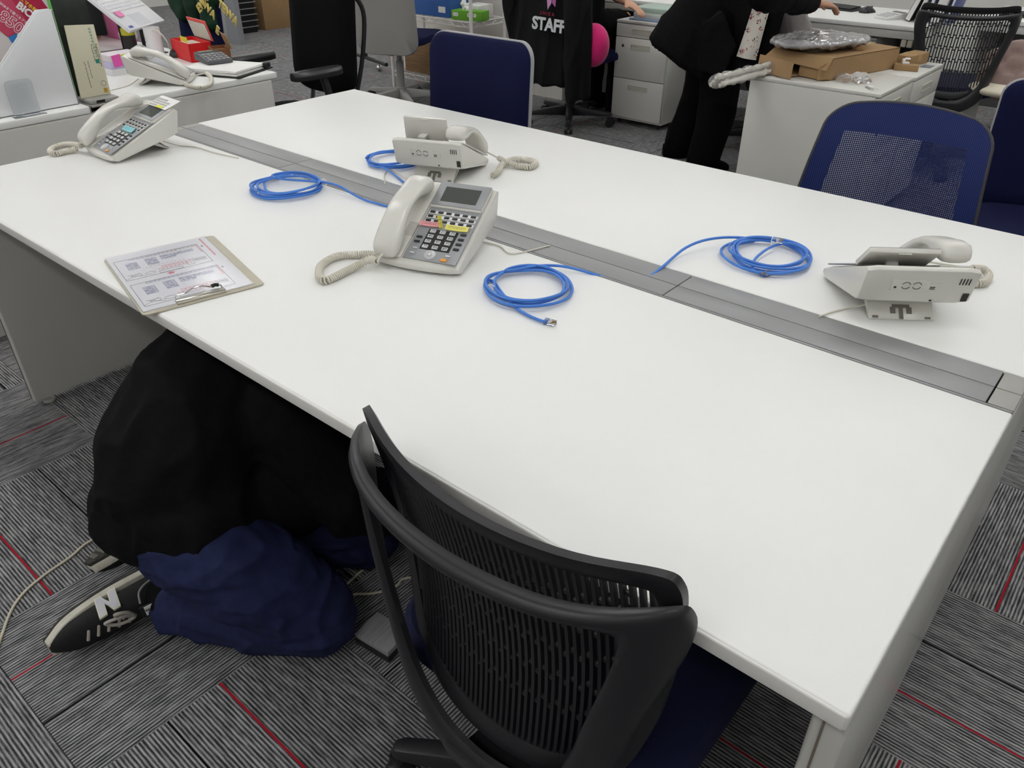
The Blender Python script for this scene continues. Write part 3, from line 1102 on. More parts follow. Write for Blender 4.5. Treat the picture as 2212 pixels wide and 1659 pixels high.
# printed card tucked behind the screen of phone A
cardm = P0 = pA.matrix_basis @ FACE @ Matrix.Translation((0.033, 0.206, 0.010)) @ Matrix.Rotation(rad(-6), 4, 'X')
co = obj('number_card', MB().box((0, 0.022, 0), (0.110, 0.052, 0.0006)).mesh('number_card'), PAPER)
co.matrix_world = cardm
tag(co, 'white printed number card sticking out above the left phone screen', 'card')
m = MB()
for i in range(6):
    for j in range(4):
        if j == 3 and i > 3:
            continue
        x, y = -0.045 + 0.0145 * i, 0.003 + 0.010 * j
        for dx, dy, sx, sy in ((0, .003, .011, .0007), (0, -.003, .011, .0007), (.0055, 0, .0007, .006), (-.0055, 0, .0007, .006)):
            m.box((x + dx, y + dy, .0004), (sx, sy, .0002))
        m.box((x, y, .0004), (.006, .0018, .0002))
m.build('print', INK, co, None, 0)
o = obj('sticky_note', MB().box((0, 0, 0), (0.034, 0.010, 0.0004)).mesh('sticky_note'), NEON)
o.matrix_world = cardm @ Matrix.Translation((0.012, 0.001, 0.001))
tag(o, 'neon yellow strip stuck on the white number card', 'note')

# ================================================================ blue network cables
BLUE = M('cable_blue', (70, 128, 214), 0.4)
TIE = M('tie_white', (235, 235, 235), 0.5)


def loops(cx, cy, rs, z0=0.7242, dz=0.0030, a0=0.0, squash=1.0, ang=0.0, seed=1, per=20):
    rg = random.Random(seed)
    out = []
    n = len(rs)
    for k, r_ in enumerate(rs):
        ox, oy = rg.uniform(-.010, .010), rg.uniform(-.010, .010)
        ph = rg.uniform(0, 6.28)
        for i in range(per):
            a = a0 + 2 * math.pi * i / per
            r2 = r_ * (1 + 0.04 * math.sin(2 * a + ph))
            x, y = r2 * math.cos(a), r2 * math.sin(a) * squash
            z = z0 + dz * k + 0.004 * max(0, math.sin(a + ph)) + 0.003 * math.sin(3 * a + ph)
            z = max(z, 0.7236)
            out.append(V((cx + ox + x * math.cos(ang) - y * math.sin(ang), cy + oy + x * math.sin(ang) + y * math.cos(ang), z)))
    return out


def smooth_path(p, it=2):
    p = [V(q) for q in p]
    for _ in range(it):
        p = [p[0]] + [(p[i - 1] + p[i] * 2 + p[i + 1]) / 4 for i in range(1, len(p) - 1)] + [p[-1]]
    return p


def plug(t, p, d):
    d = V(d).normalized()
    m = frame(p, d, V((0, 0, 1)).cross(d))
    b = MB()
    b.box((0.011, 0, 0.001), (0.021, 0.0115, 0.0078), m)
    o = b.build('connector', CLEAR, t, 0.0006)
    g = MB()
    for k in range(8):
        g.box((0.018, -0.0042 + 0.0012 * k, 0.0035), (0.005, 0.0006, 0.0016), m)
    g.build('contacts', M('gold_contact', (190, 150, 80), 0.3, 1.0), o)
    l_ = MB().box((0.008, 0, 0.0064), (0.013, 0.004, 0.0009), m, ry=0.15)
    l_.build('latch', CLEAR, o)
    MB().box((0.004, 0, 0.001), (0.008, 0.006, 0.004), m).build('inner_wires', BLUE, o)
    MB().box((0.0105, 0, 0.0012), (0.004, 0.009, 0.0035), m).build('clamp', TIE, o)


def cable(label, body, ties, plugs):
    root = MB().tube(spline(smooth_path(body), 3), 0.0029, 8).build('network_cable', BLUE, None, None, 70)
    tag(root, label, 'cable', 'blue network cables coiled on the desk')
    for p, d in ties:
        d = V(d).normalized()
        m = frame(p, d, V((0, 0, 1)))
        ring = [m @ V((0, 0.0085 * math.cos(a), 0.0075 * math.sin(a))) for a in [2 * math.pi * i / 14 for i in range(14)]]
        MB().tube(ring, 0.0013, 6, True).build('tie', TIE, root)
    for p, d in plugs:
        plug(root, p, d)
    return root


# 1: by the tray, toward the left end
c = (atz(560, 402) + atz(702, 410)) / 2
b = [atz(548, 416, .7262), atz(562, 410, .7262)] + loops(-1.628, .566, [.094, .088, .072, .082, .090], a0=rad(-150), seed=4) + \
    [atz(688, 397, .738), atz(712, 387, .740), atz(735, 397, .736), atz(762, 424, .727), atz(783, 434, .7245), atz(812, 438, .7245), atz(840, 446, .7240), (-1.255, .655, .716)]
cable('blue cable coil beside the tray with its tail running under the facing phone', b, [(atz(699, 394, .734), (1, -1, 0))], [(atz(560, 412, .7262), V(atz(548, 416)) - V(atz(562, 410)))])
# 2: in front, with a plug pointing away from the coil
b = [atz(1182, 697, .7245), atz(1150, 690, .7245), atz(1112, 671, .7245), atz(1075, 640, .728)] + loops(-.806, .514, [.080, .090, .072, .084], a0=rad(178), seed=9) + \
    [atz(1075, 595, .735), atz(1105, 582, .734), atz(1140, 578, .732), atz(1175, 569, .734), atz(1215, 571, .734), atz(1255, 582, .728), atz(1280, 594, .7215), (-.71, .662, .712)]
cable('blue cable coil nearest us with clear plug lying on the open desk', b, [(atz(1060, 624, .732), (1, -.9, 0))], [(atz(1176, 694, .7248), V(atz(1200, 701)) - V(atz(1170, 693)))])
# 3: right, on the far desktop
b = [(-.66, .70, .715), atz(1441, 576, .7225), atz(1452, 556, .728), atz(1475, 532, .738), atz(1510, 516, .746), atz(1560, 509, .746), atz(1610, 509, .742)] + \
    loops(-.513, .938, [.082, .092, .072, .084, .078], a0=rad(120), seed=12) + [atz(1590, 575, .728), atz(1620, 590, .726), atz(1650, 594, .7245)]
cable('blue cable coil on the far desktop between the two tray seams', b, [(atz(1668, 521, .735), (1, .6, 0))], [(atz(1664, 590, .7262), V(atz(1640, 596)) - V(atz(1664, 590))), (atz(1668, 519, .742), (1, .3, 0))])
# 4: behind the phone seen from behind
b = [atz(905, 420, .716), atz(876, 402, .7235), atz(862, 384, .7245), atz(848, 372, .730), atz(826, 358, .734)] + loops(-1.595, .895, [.074, .080, .078, .072], a0=rad(-110), seed=21)
cable('blue cable coil half hidden by the phone with upright screen', b, [(atz(812, 348, .732), (1, -1, 0))], [])

# ================================================================ clipboard
cb0 = V((-1.252, -0.025, .7206))
ex, ey = V((0.235, 0.972, 0)).normalized(), V((-0.972, 0.235, 0)).normalized()
CBM = frame(cb0, ex, ey)
t = thing('clipboard', 'beige clipboard with floor plan sheet overhanging the desk edge', 'clipboard', cb0, math.atan2(ex.y, ex.x))
BOARD = M('clipboard_beige', (190, 184, 166), 0.5, var=0.06, scale=30)
MB().prism([(p[0] + .1125, p[1] + .152) for p in rr(.225, .305, .010, 4)], 0, .003, 'z').build('board', BOARD, t, 0.0008)
sh = MB().span((0.004, 0.010, 0.003), (0.205, 0.300, 0.0052)).build('plan_sheet', M('sheet_white', (228, 228, 231), 0.55, var=0.02, scale=9), t)
rg = random.Random(3)
inks = {'blue': M('print_blue', (142, 146, 176), 0.8), 'red': M('print_red', (220, 136, 148), 0.8), 'grey': M('print_grey', (142, 138, 138), 0.8)}
G = {k: MB() for k in inks}
zz = 0.0054


def ln(k, x0, y0, x1, y1, wd=.0007):
    d = V((x1 - x0, y1 - y0, 0))
    G[k].box(((x0 + x1) / 2, (y0 + y1) / 2, zz), (d.length, wd, .0002), rz=math.atan2(d.y, d.x))


def rct(k, x0, y0, x1, y1, wd=.0007):
    ln(k, x0, y0, x1, y0, wd); ln(k, x1, y0, x1, y1, wd); ln(k, x1, y1, x0, y1, wd); ln(k, x0, y1, x0, y0, wd)


for base, sec2 in ((.028, False), (.160, True)):
    x0, x1, y0, y1 = .012, .178, base, base + .108
    rct('grey', x0, y0, x1, y1, .0010)
    for i in range(16):                                   # window band along the top
        rct('blue' if i < 9 or not sec2 else 'grey', x0 + .028 + i * .0085, y1 - .008, x0 + .036 + i * .0085, y1 - .003)
    for (cx, cy, nx, ny) in ((.040, .068, 3, 5), (.078, .072, 3, 5), (.112, .080, 4, 3), (.145, .084, 5, 2)):
        for a in range(nx):
            for b_ in range(ny):
                px_, py_ = cx + (a - nx / 2) * .0075, base + cy + (b_ - ny / 2) * .0075
                rct('blue', px_, py_, px_ + .006, py_ + .006)
                if rg.random() < .4:
                    G['blue'].box((px_ + .003, py_ + .003, zz), (.003, .002, .0002))
    for i in range(8):                                    # red run of cabinets
        rct('red', .086 + i * .008, base + .030, .0935 + i * .008, base + .036)
        rct('red', .078 + i * .008, base + .018, .0855 + i * .008, base + .025)
    rct('grey', .076, base + .002, .120, base + .012); rct('grey', .132, base + .010, .146, base + .030)
    rct('grey', .150, base + .02, .172, base + .034)
    for i in range(4):
        G['grey'].box((.153 + i * .005, base + .027, zz), (.003, .005, .0002))
    ln('grey', x0, base + .004, .042, base + .026); ln('grey', .020, base + .024, .050, base + .004)
    rct('grey', .026, base + .012, .044, base + .022)
    for i in range(16):                                   # oval meeting table
        a, b_ = 2 * math.pi * i / 16, 2 * math.pi * (i + 1) / 16
        ln('grey', .060 + .010 * math.cos(a), base + .014 + .006 * math.sin(a), .060 + .010 * math.cos(b_), base + .014 + .006 * math.sin(b_))
    ln('red', x1 - .003, y1 - .05, x1 - .003, y1 - .002, .0016)
    if sec2:
        for i in range(10):
            ln('red', .058 + i * .008, base + .045, .062 + i * .008, base + .045); ln('red', .058 + i * .008, base + .098, .062 + i * .008, base + .098)
G['red'].prism([(.088, .146), (.098, .146), (.098, .151), (.102, .151), (.093, .157), (.084, .151), (.088, .151)], zz, zz + .0002, 'z')
for i in range(22):
    G['red'].box((.192, .190 + i * .0048, zz), (.0036, rg.uniform(.002, .0042), .0002))
G['grey'].box((.184, .250, zz), (.003, .010, .0002)); G['grey'].box((.184, .120, zz), (.003, .007, .0002))
for k, g in G.items():
    g.build('plan_print', inks[k], sh, None, 0)
sl = MB().span((0.002, 0.006, 0.0058), (0.207, 0.303, 0.0063)).build('clear_sleeve', M('sleeve_clear', (250, 250, 252), 0.12, trans=1.0, ior=1.08), t)
cl = MB()
cl.prism([(0.004, .003), (0.004, .0085), (0.008, .0105), (0.016, .0098), (0.0185, .0062)], 0.062, 0.152, 'x')
clip = cl.build('clip_bar', M('clip_nickel', (196, 192, 182), 0.25, 0.9), t, 0.0006)
wire = spline([(.066, .012, .0095), (.066, .024, .0125), (.085, .026, .013), (.10, .034, .0145), (.118, .034, .0145), (.130, .026, .013), (.148, .024, .0125), (.148, .012, .0095)], 5)
MB().tube(wire, .0013, 7).build('clip_wire', CHROME, clip)
MB().tube([(.133, .0255, .0132), (.140, .0275, .0135), (.146, .0245, .0128)], .0036, 8).build('clip_sleeve', INK, clip)

# ================================================================ things on the floor
pth = [atz(px, py, .0035) for px, py in ((-12, 1420), (4, 1372), (25, 1318), (52, 1280), (95, 1243), (150, 1205), (218, 1157))]
pth += [V((-1.60, .10, .004)), V((-1.40, .42, .004)), V((-1.12, .36, .004))]
pth += [atz(px, py, .0035) for px, py in ((738, 1275), (775, 1283), (815, 1280), (855, 1266), (893, 1247))] + [V((-.80, .42, .004)), V((-.7, .52, .004))]
o = MB().tube(spline(pth, 8), .0032, 7).build('floor_cable', M('cable_cream', (206, 200, 178), 0.5), None, None, 70)
tag(o, 'thin cream cable snaking over the carpet past the kneeling person', 'cable')
q0, q1, q2, q3 = (atz(765, 1368, .032), atz(838, 1412, .032), atz(888, 1362, .032), atz(812, 1319, .032))
cen = (q0 + q1 + q2 + q3) / 4
t = thing('power_adapter', 'small ribbed grey box with black base on the carpet', 'adapter', (cen.x, cen.y, 0), math.atan2((q1 - q0).y, (q1 - q0).x))
w1, w2 = (q1 - q0).length, (q2 - q1).length
MB().span((-w1 / 2, -w2 / 2, 0.0), (w1 / 2, w2 / 2, .018)).build('base', BLACK_PL, t, .002)
MB().span((-w1 / 2 + .001, -w2 / 2 + .001, .018), (w1 / 2 - .001, w2 / 2 - .001, .033)).build('cover', M('adapter_grey', (168, 168, 170), 0.45, 0.1, var=0.25, scale=20, stretch=(30, 1, 1)), t, .002)


# ================================================================ people
BLACKTOP = M('black_jersey', (20, 20, 22), 0.9, var=0.25, scale=60, bump=0.15, bscale=350, spec=0.12)
NAVYPANT = M('navy_twill', (40, 46, 82), 0.9, var=0.25, scale=40, bump=0.15, bscale=500, spec=0.2)
BLACKPANT = M('black_trouser', (9, 9, 10), 0.9, var=0.2, scale=50, bump=0.1, bscale=400, spec=0.12)


def limb(mb, pts, rs, n=14):
    sp = spline(pts, 5)
    rr_ = [v.x for v in spline([V((r, 0, 0)) for r in rs], 5)]
    mb.tube(sp, rr_, n)
    for p, r in zip(pts, rs):
        mb.ball(p, r * 0.98, 12)
    return mb


def hand(mb, wrist, d, n, size=1.0, curl=0.5, thumb=1):
    """palm, four curled fingers and a thumb; d = pointing direction, n = back-of-hand normal"""
    d, n = V(d).normalized(), V(n).normalized()
    s = d.cross(n).normalized()
    k = size
    mb.loft([[wrist + d * a * k + s * w_ * c + n * h * e for c, e in ((-1, -.6), (-1, .6), (-.4, 1), (.4, 1), (1, .6), (1, -.6), (.4, -1), (-.4, -1))]
             for a, w_, h in ((0, .026 * k, .019 * k), (.03, .034 * k, .017 * k), (.07, .041 * k, .015 * k), (.09, .040 * k, .012 * k))])
    for i, L in enumerate((.066, .076, .071, .056)):
        b = wrist + d * .086 * k + s * (-.031 + .0205 * i) * k
        p = [b - d * .012 * k, b, b + (d * math.cos(curl * .4) - n * math.sin(curl * .4)) * L * .45 * k]
        p.append(p[-1] + (d * math.cos(curl) - n * math.sin(curl)) * L * .32 * k)
        p.append(p[-1] + (d * math.cos(curl * 1.7) - n * math.sin(curl * 1.7)) * L * .25 * k)
        mb.tube(spline(p, 3), .0088 * k, 8)
    b = wrist + d * .025 * k + s * (-.030 * thumb) * k
    p = [b, b + (d * .5 - s * .8 * thumb - n * .2) * .03 * k, b + (d * .9 - s * .8 * thumb - n * .3) * .052 * k, b + (d * 1.4 - s * .7 * thumb - n * .5) * .062 * k]
    mb.tube(spline(p, 3), [.011 * k] * 4 + [.0095 * k] * 6, 8)


def head(mb, c, fwd, up, k=1.0):
    f, u = V(fwd).normalized(), V(up).normalized()
    s = f.cross(u).normalized()
    u = s.cross(f)
    m = Matrix((s, f, u)).transposed().to_4x4()
    m.translation = c
    mb.ball((0, 0, .02), (.075 * k, .095 * k, .10 * k), 16, m)
    mb.ball((0, .03, -.055), (.055 * k, .062 * k, .06 * k), 14, m)
    mb.tube([m @ V((0, .085, .02)), m @ V((0, .112, -.022)), m @ V((0, .095, -.03))], [.008, .014, .010], 8)
    for sx in (-1, 1):
        mb.ball((sx * .078, -.005, -.008), (.012, .022, .032), 10, m)
        mb.ball((sx * .032, .088, .012), (.016, .010, .008), 10, m)
    mb.ball((0, .092, -.062), (.024, .010, .008), 10, m)
    return m


# ---------------------------------------------------------------- kneeling person
toe1 = V((-1.372, -.352, .048))
kn1, an1 = V((-.985, .045, .078)), V((-1.285, -.135, .058))
kn2, an2 = V((-1.10, .285, .078)), V((-1.40, .02, .07))
P = V((-1.275, -.050, .315))
T2, T3 = V((-1.270, -.017, .395)), V((-1.269, .048, .475))
S = V((-1.288, .113, .530))
body = MB()
limb(body, [P, T2, T3, S], [.11, .12, .12, .11])
hd = S + V((.06, .25, .0))
limb(body, [S, S + V((.05, .12, .02)), hd], [.07, .06, .06])
head(body, hd + V((.01, .04, .01)), (.3, .9, -.35), (.05, .35, .95), .95)
hips = (P + V((.06, -.03, -.02)), P + V((-.05, .09, -.02)))
for h_, k_, a_ in ((hips[0], kn1, an1), (hips[1], kn2, an2)):
    limb(body, [h_, (h_ + k_) / 2 + V((0, 0, .01)), k_], [.08, .07, .05])
    limb(body, [k_, (k_ + a_) / 2, a_ + (k_ - a_).normalized() * .05], [.05, .045, .03])
sh = (S + V((.16, .02, -.03)), S + V((-.13, .10, -.02)))
el = (V((-1.035, .20, .27)), V((-1.36, .42, .33)))
wr = (V((-1.02, .42, .12)), V((-1.25, .58, .22)))
for i in range(2):
    limb(body, [sh[i], (sh[i] + el[i]) / 2, el[i]], [.045, .042, .038])
    limb(body, [el[i], (el[i] + wr[i]) / 2, wr[i]], [.038, .034, .026])
    hand(body, wr[i], (0, 1, -.3), (0, .3, 1), 1.0, .6, 1 if i else -1)
per = obj('person', remesh(body, 'person', .011, 3), SKIN)
tag(per, 'person in black top and navy trousers kneeling under the desk', 'person')
jk = MB()
limb(jk, [P, T2, T3, S, V((-1.309, .177, .56))], [.150, .158, .158, .138, .115])
limb(jk, [sh[1] + V((0, 0, -.02)), S + V((0, .01, -.01)), sh[0] + V((0, 0, -.02))], [.085, .11, .085])
jk.ball(P + V((-.015, -.015, -.02)), (.158, .150, .115), 16)
jk.ball(P + V((.05, .02, -.005)), (.15, .16, .13), 16)
limb(jk, [S + V((0, .02, .02)), S + V((.04, .10, .01))], [.08, .072])
for i in range(2):
    limb(jk, [sh[i], (sh[i] + el[i]) / 2, el[i]], [.088, .088, .082])
    limb(jk, [el[i], (el[i] + wr[i]) / 2, wr[i] + V((0, -.02, .01))], [.080, .07, .055])
jk.ball((-1.14, .14, .30), (.10, .12, .13), 14)
obj('sweatshirt', remesh(jk, 'sweatshirt', .0085, 4, .013, .11, 3.1), BLACKTOP, per, 'loose black sweatshirt')
tr = MB()
tr.ball(P + V((.03, .01, -.05)), (.13, .13, .10), 16)
limb(tr, [hips[0] + V((.01, -.01, -.03)), hips[0].lerp(kn1, .5) + V((.01, -.015, .02)), kn1 + V((-.01, 0, .015))], [.100, .105, .088])
limb(tr, [kn1, kn1.lerp(an1, .4) + V((0, -.005, .002)), an1 + V((.040, .010, .002))], [.084, .083, .058])
limb(tr, [hips[1] + V((0, 0, -.03)), hips[1].lerp(kn2, .5) + V((0, 0, .02)), kn2 + V((-.01, 0, .015))], [.115, .11, .088])
limb(tr, [kn2, kn2.lerp(an2, .4), an2 + V((.025, .012, .004))], [.084, .084, .066])
tme = remesh(tr, 'trousers', .0070, 4, .011, .070, 8.3, (.8, .8, 1.8))
for v in tme.vertices:
    v.co.z = max(v.co.z, .003)
obj('trousers', tme, NAVYPANT, per, 'navy work trousers')

SUEDE = M('shoe_black_suede', (22, 23, 24), 0.7, var=0.3, scale=25, bump=0.1, bscale=200)
MIDS = M('shoe_midsole', (206, 202, 188), 0.6, var=0.15, scale=60)
OUTS = M('shoe_outsole', (58, 57, 54), 0.8, var=0.3, scale=90)
NWH = M('shoe_letter_silver', (206, 206, 214), 0.4, var=0.05, scale=60)
NRM = M('shoe_letter_rim', (226, 222, 200), 0.5)
LACE = M('shoe_lace_grey', (178, 172, 164), 0.8, var=0.15, scale=500)


def shoe(parent, m4, detail=True):
    """toe +y, sole -z, outer side +x"""
    def outline(y):
        f = (y + .14) / .28
        return .030 + .016 * math.sin(math.pi * min(1, f * 1.05)) * (0.4 + .9 * f) - (.018 * max(0, (f - .80) / .20) ** 2) - (.012 * max(0, (.12 - f) / .12) ** 2)

    def hgt(y):
        f = (y + .14) / .28
        pts = [(0, .075), (.1, .085), (.3, .088), (.45, .078), (.6, .062), (.8, .046), (.93, .036), (1, .022)]
        for (a, b), (c, d) in zip(pts, pts[1:]):
            if a <= f <= c:
                return b + (d - b) * (f - a) / (c - a)
        return .022
    secs = []
    for i in range(23):
        y = -.14 + .28 * i / 22
        w_, h = outline(y), hgt(y)
        row = []
        for j in range(16):
            a = 2 * math.pi * j / 16
            c, s = math.cos(a), math.sin(a)
            k = (abs(c) ** 2.6 + abs(s) ** 2.6) ** (-1 / 2.6)
            zz_ = (s * k * .5 + .5)
            row.append(m4 @ V((w_ * c * k * (1 - .35 * max(0, zz_ - .45)), y, .018 + (h - .012) * zz_)))
        secs.append(row)
    up = MB().loft(secs).build('shoe', SUEDE, parent, None, 60, 'black suede running shoe')

    def slab(z0, z1, grow):
        out = [(outline(-.14 + .28 * i / 20) + grow, -.14 + .28 * i / 20) for i in range(21)]
        poly = [(x, y) for x, y in out] + [(-x, y) for x, y in reversed(out)]
        return MB().prism(poly, z0, z1, 'z', m4)
    slab(.008, .028, .003).build('midsole', MIDS, up, (.002, 2), 50)
    slab(0, .009, .0025).build('outsole', OUTS, up, (.001, 1), 40)
    tread = MB()
    for i in range(13):
        y = -.12 + .02 * i
        w_ = outline(y)
        tread.box((0, y, -.0018), (w_ * 1.7, .012, .004), m4)
    tread.build('tread', M('shoe_tread', (96, 94, 86), 0.8), up)
    if detail:
        lm = m4 @ frame((.0425, .012, .052), (0, 1, 0), (-.25, 0, 1))

        def Npoly(g):
            return [(-.021 - g, -.024 - g), (-.021 - g, .024 + g), (-.010 + g * .5, .024 + g), (.008 - g, -.006), (.0085 - g, .024 + g), (.021 + g, .024 + g), (.021 + g, -.024 - g), (.011 - g * .5, -.024 - g), (-.0075 + g, .005), (-.008 + g, -.024 - g)]
        sk = Matrix(((1, .30, 0, 0), (0, 1, 0, 0), (0, 0, 1, 0), (0, 0, 0, 1)))
        MB().prism(Npoly(.0025), -.004, .0012, 'z', lm @ sk).build('letter_rim', NRM, up, None, 30)
        MB().prism(Npoly(0), -.003, .0020, 'z', lm @ sk).build('letter_n', NWH, up, None, 30)
        # laces across the instep, bow on top
        for i in range(5):
            y = .068 - .020 * i
            z = hgt(y) + .004
            w_ = outline(y) * .62
            MB().tube([m4 @ V((w_, y - .006, z - .012)), m4 @ V((w_ * .3, y, z + .001)), m4 @ V((-w_ * .5, y + .008, z))], .0034, 7).build('lace', LACE, up)
        bow = spline([m4 @ V(p) for p in ((.006, -.018, .096), (.030, .012, .104), (.026, .040, .088), (.008, .018, .094), (.004, -.014, .097), (.034, -.004, .110), (.044, .020, .104), (.018, .006, .098))], 6)
        MB().tube(bow, .0036, 7).build('lace_bow', LACE, up)
        tg = MB().box((.004, -.048, .104), (.030, .042, .006), m4, rx=-.25).build('tongue', SUEDE, up, .002)
        MB().box((.006, -.050, .1085), (.024, .030, .0012), m4, rx=-.25).build('tongue_label', PAPER, tg)
        lettering('lettering', '996', .010, INK, tg, m4 @ Matrix.Translation((.010, -.042, .1108)) @ Matrix.Rotation(-.25, 4, 'X') @ Matrix.Rotation(math.pi / 2, 4, 'Z'), bold=.02)
        MB().tube(spline([m4 @ V(p) for p in ((.030, -.135, .072), (.037, -.09, .060), (.040, -.05, .075), (.026, -.035, .097))], 5), .0022, 6).build('piping', M('shoe_piping', (150, 148, 150), 0.5), up)
    return up


def shoe_frame(toe, T, U, k=1.0, half=.14):
    T, U = V(T).normalized(), V(U)
    U = (U - T * U.dot(T)).normalized()
    X = T.cross(U)
    m = Matrix((X, T, U)).transposed().to_4x4()
    m.translation = V(toe) - T * half * k - U * .045 * k
    return m @ Matrix.Scale(k, 4)


shoe(per, shoe_frame((-1.332, -.352, .054), (.02, -.99, -.03), (.97, .02, .10), .97))
shoe(per, shoe_frame((-1.472, -.196, .050), (.10, -.98, -.12), (.40, -.10, -.90)), False)

so = MB()
limb(so, [an1 + V((.05, .012, 0)), an1 + V((-.02, -.005, .002))], [.042, .040])
obj('sock', remesh(so, 'sock', .008, 3), BLACKTOP, per, 'black sock')

# ---------------------------------------------------------------- standing person in long coat
R3, U3 = V((.762, .647, 0)), V((0, 0, 1))
F3 = V((-.647, .762, 0))                     # away from camera
A3 = (R3 * .53 + U3 * .85).normalized()      # leaning torso axis
B3 = (R3 * .85 - U3 * .53).normalized()      # across the torso in the lean plane
H0 = aty(1482, 128, 3.50)
body = MB()
hipc = H0 + A3 * .26
shc = H0 + A3 * .78
limb(body, [hipc, H0 + A3 * .5, shc], [.12, .12, .12])
hdm = shc + A3 * .22 + R3 * .05
limb(body, [shc, hdm], [.06, .055])
head(body, hdm + A3 * .06, R3 * .7 - U3 * .7, U3 * .7 + R3 * .7)
feet = (V((-2.22, 3.66, .0)), V((-1.98, 3.52, .0)))
for i, ft_ in enumerate(feet):
    hp = hipc + F3 * (.08 if i == 0 else -.08) - U3 * .05
    kn = (hp + ft_) / 2 + R3 * .05 + U3 * .04
    limb(body, [hp, kn, ft_ + U3 * .09], [.085, .06, .045])
    body.ball(ft_ + R3 * .02 + U3 * .05, (.045, .045, .035), 12)
hnd = atz(1756, 6, .90)
sho = shc - F3 * .14 - A3 * .04
elb = atz(1640, -20, 1.0)
limb(body, [sho, (sho + elb) / 2, elb], [.05, .045, .04])
limb(body, [elb, (elb + hnd) / 2, hnd], [.04, .036, .028])
hand(body, hnd, R3 * .9 - U3 * .1 + F3 * .1, U3, 1.0, .9, 1)
sh2 = shc + F3 * .14 - A3 * .04
el2 = sh2 + R3 * .16 - U3 * .24
limb(body, [sh2, el2, el2 + R3 * .22 - F3 * .02], [.05, .04, .028])
p2 = obj('person', remesh(body, 'person', .013, 3), SKIN)
tag(p2, 'person in long black coat bending over beside the filing cabinets', 'person')
co_ = MB()
secs = []
for s, a, b, off in ((-.03, .235, .150, 0), (.0, .24, .155, 0), (.12, .235, .155, 0), (.26, .215, .15, 0), (.40, .20, .14, 0), (.55, .21, .145, .0), (.70, .20, .14, .01), (.80, .14, .11, .02)):
    c_ = H0 + A3 * s + B3 * off
    secs.append([c_ + B3 * a * math.cos(2 * math.pi * j / 24) + F3 * b * math.sin(2 * math.pi * j / 24) for j in range(24)])
co_.loft(secs)
# trailing front corner of the coat
q_ = [aty(px, py, 3.42) for px, py in ((1490, 70), (1560, 20), (1588, 100), (1562, 172), (1512, 150))]
co_.loft([[p + F3 * d for p in q_] for d in (-.02, .10)])
limb(co_, [sho, (sho + elb) / 2, elb], [.085, .08, .07])
limb(co_, [elb, (elb + hnd) / 2, hnd - R3 * .01], [.07, .062, .045])
limb(co_, [sh2, el2, el2 + R3 * .18 - F3 * .02], [.085, .07, .05])
obj('coat', remesh(co_, 'coat', .013, 4, .016, .16, 1.7, (1, 1, .55)), BLACKTOP, p2, 'long black coat')
tq = MB()
for i, ft_ in enumerate(feet):
    hp = hipc + F3 * (.08 if i == 0 else -.08) - U3 * .05
    kn = (hp + ft_) / 2 + R3 * .05 + U3 * .04
    limb(tq, [hp, kn, ft_ + U3 * .06], [.13, .105, .09])
obj('trousers', remesh(tq, 'trousers', .012, 4, .012, .12, 5.0, (1, 1, .5)), BLACKPANT, p2, 'black trousers')
for i, ft_ in enumerate(feet):
    MB().loft([[ft_ + R3 * y + F3 * w_ * c + U3 * (z0 if e < 0 else z1) for c, e in ((-1, -1), (1, -1), (.8, 1), (-.8, 1))] for y, w_, z0, z1 in ((-.09, .03, .002, .07), (-.03, .042, .002, .09), (.07, .045, .002, .06), (.15, .035, .002, .03))]).build('shoe', BLACKPANT, p2, .008)
# dark apron-like front flap and flowered cloth hanging from the coat
FLW = NT('flowered_cotton', 0.85, 0.2)
tc = FLW.n('TexCoord')
vo = FLW.n('TexVoronoi')
vo.inputs['Scale'].default_value = 24
FLW.l(tc.outputs['Object'], vo.inputs['Vector'])
dst = vo.outputs['Distance']
vo2 = FLW.n('TexVoronoi')
vo2.inputs['Scale'].default_value = 120
FLW.l(tc.outputs['Object'], vo2.inputs['Vector'])
ptl = FLW.math('MULTIPLY', FLW.math('LESS_THAN', dst, .40), FLW.math('LESS_THAN', vo2.outputs['Distance'], .46))
sc3 = FLW.n('SeparateColor')
FLW.l(vo2.outputs['Color'], sc3.inputs[0])
petal = FLW.mix(FLW.math('GREATER_THAN', sc3.outputs[0], .5), lin((196, 64, 66)), lin((70, 84, 96)))
FLW.l(FLW.mix(ptl, lin((226, 220, 210)), petal), FLW.b.inputs['Base Color'])


def hang(name, pxs, y, mat, parent, label, wave=.008, th=.003, nu=8, nv=12):
    c_ = [aty(px, py, y) for px, py in pxs]          # top-left, top-right, bottom-right, bottom-left

    def fn(u, v):
        p = (c_[0] * (1 - u) + c_[1] * u) * (1 - v) + (c_[3] * (1 - u) + c_[2] * u) * v
        return p + V((0, 1, 0)) * wave * math.sin(u * 5 + v * 2)
    return MB().grid(fn, nu, nv, thick=th).build(name, mat, parent, None, 60, label)


hang('coat_flap', [(1560, -20), (1700, 20), (1668, 130), (1545, 168)], 3.46, BLACKTOP, p2, 'open front of the black coat', .02, .006)
hang('floral_sash', [(1625, 18), (1663, 25), (1632, 130), (1590, 122)], 3.42, FLW.m, p2, 'white sash printed with small red flowers')

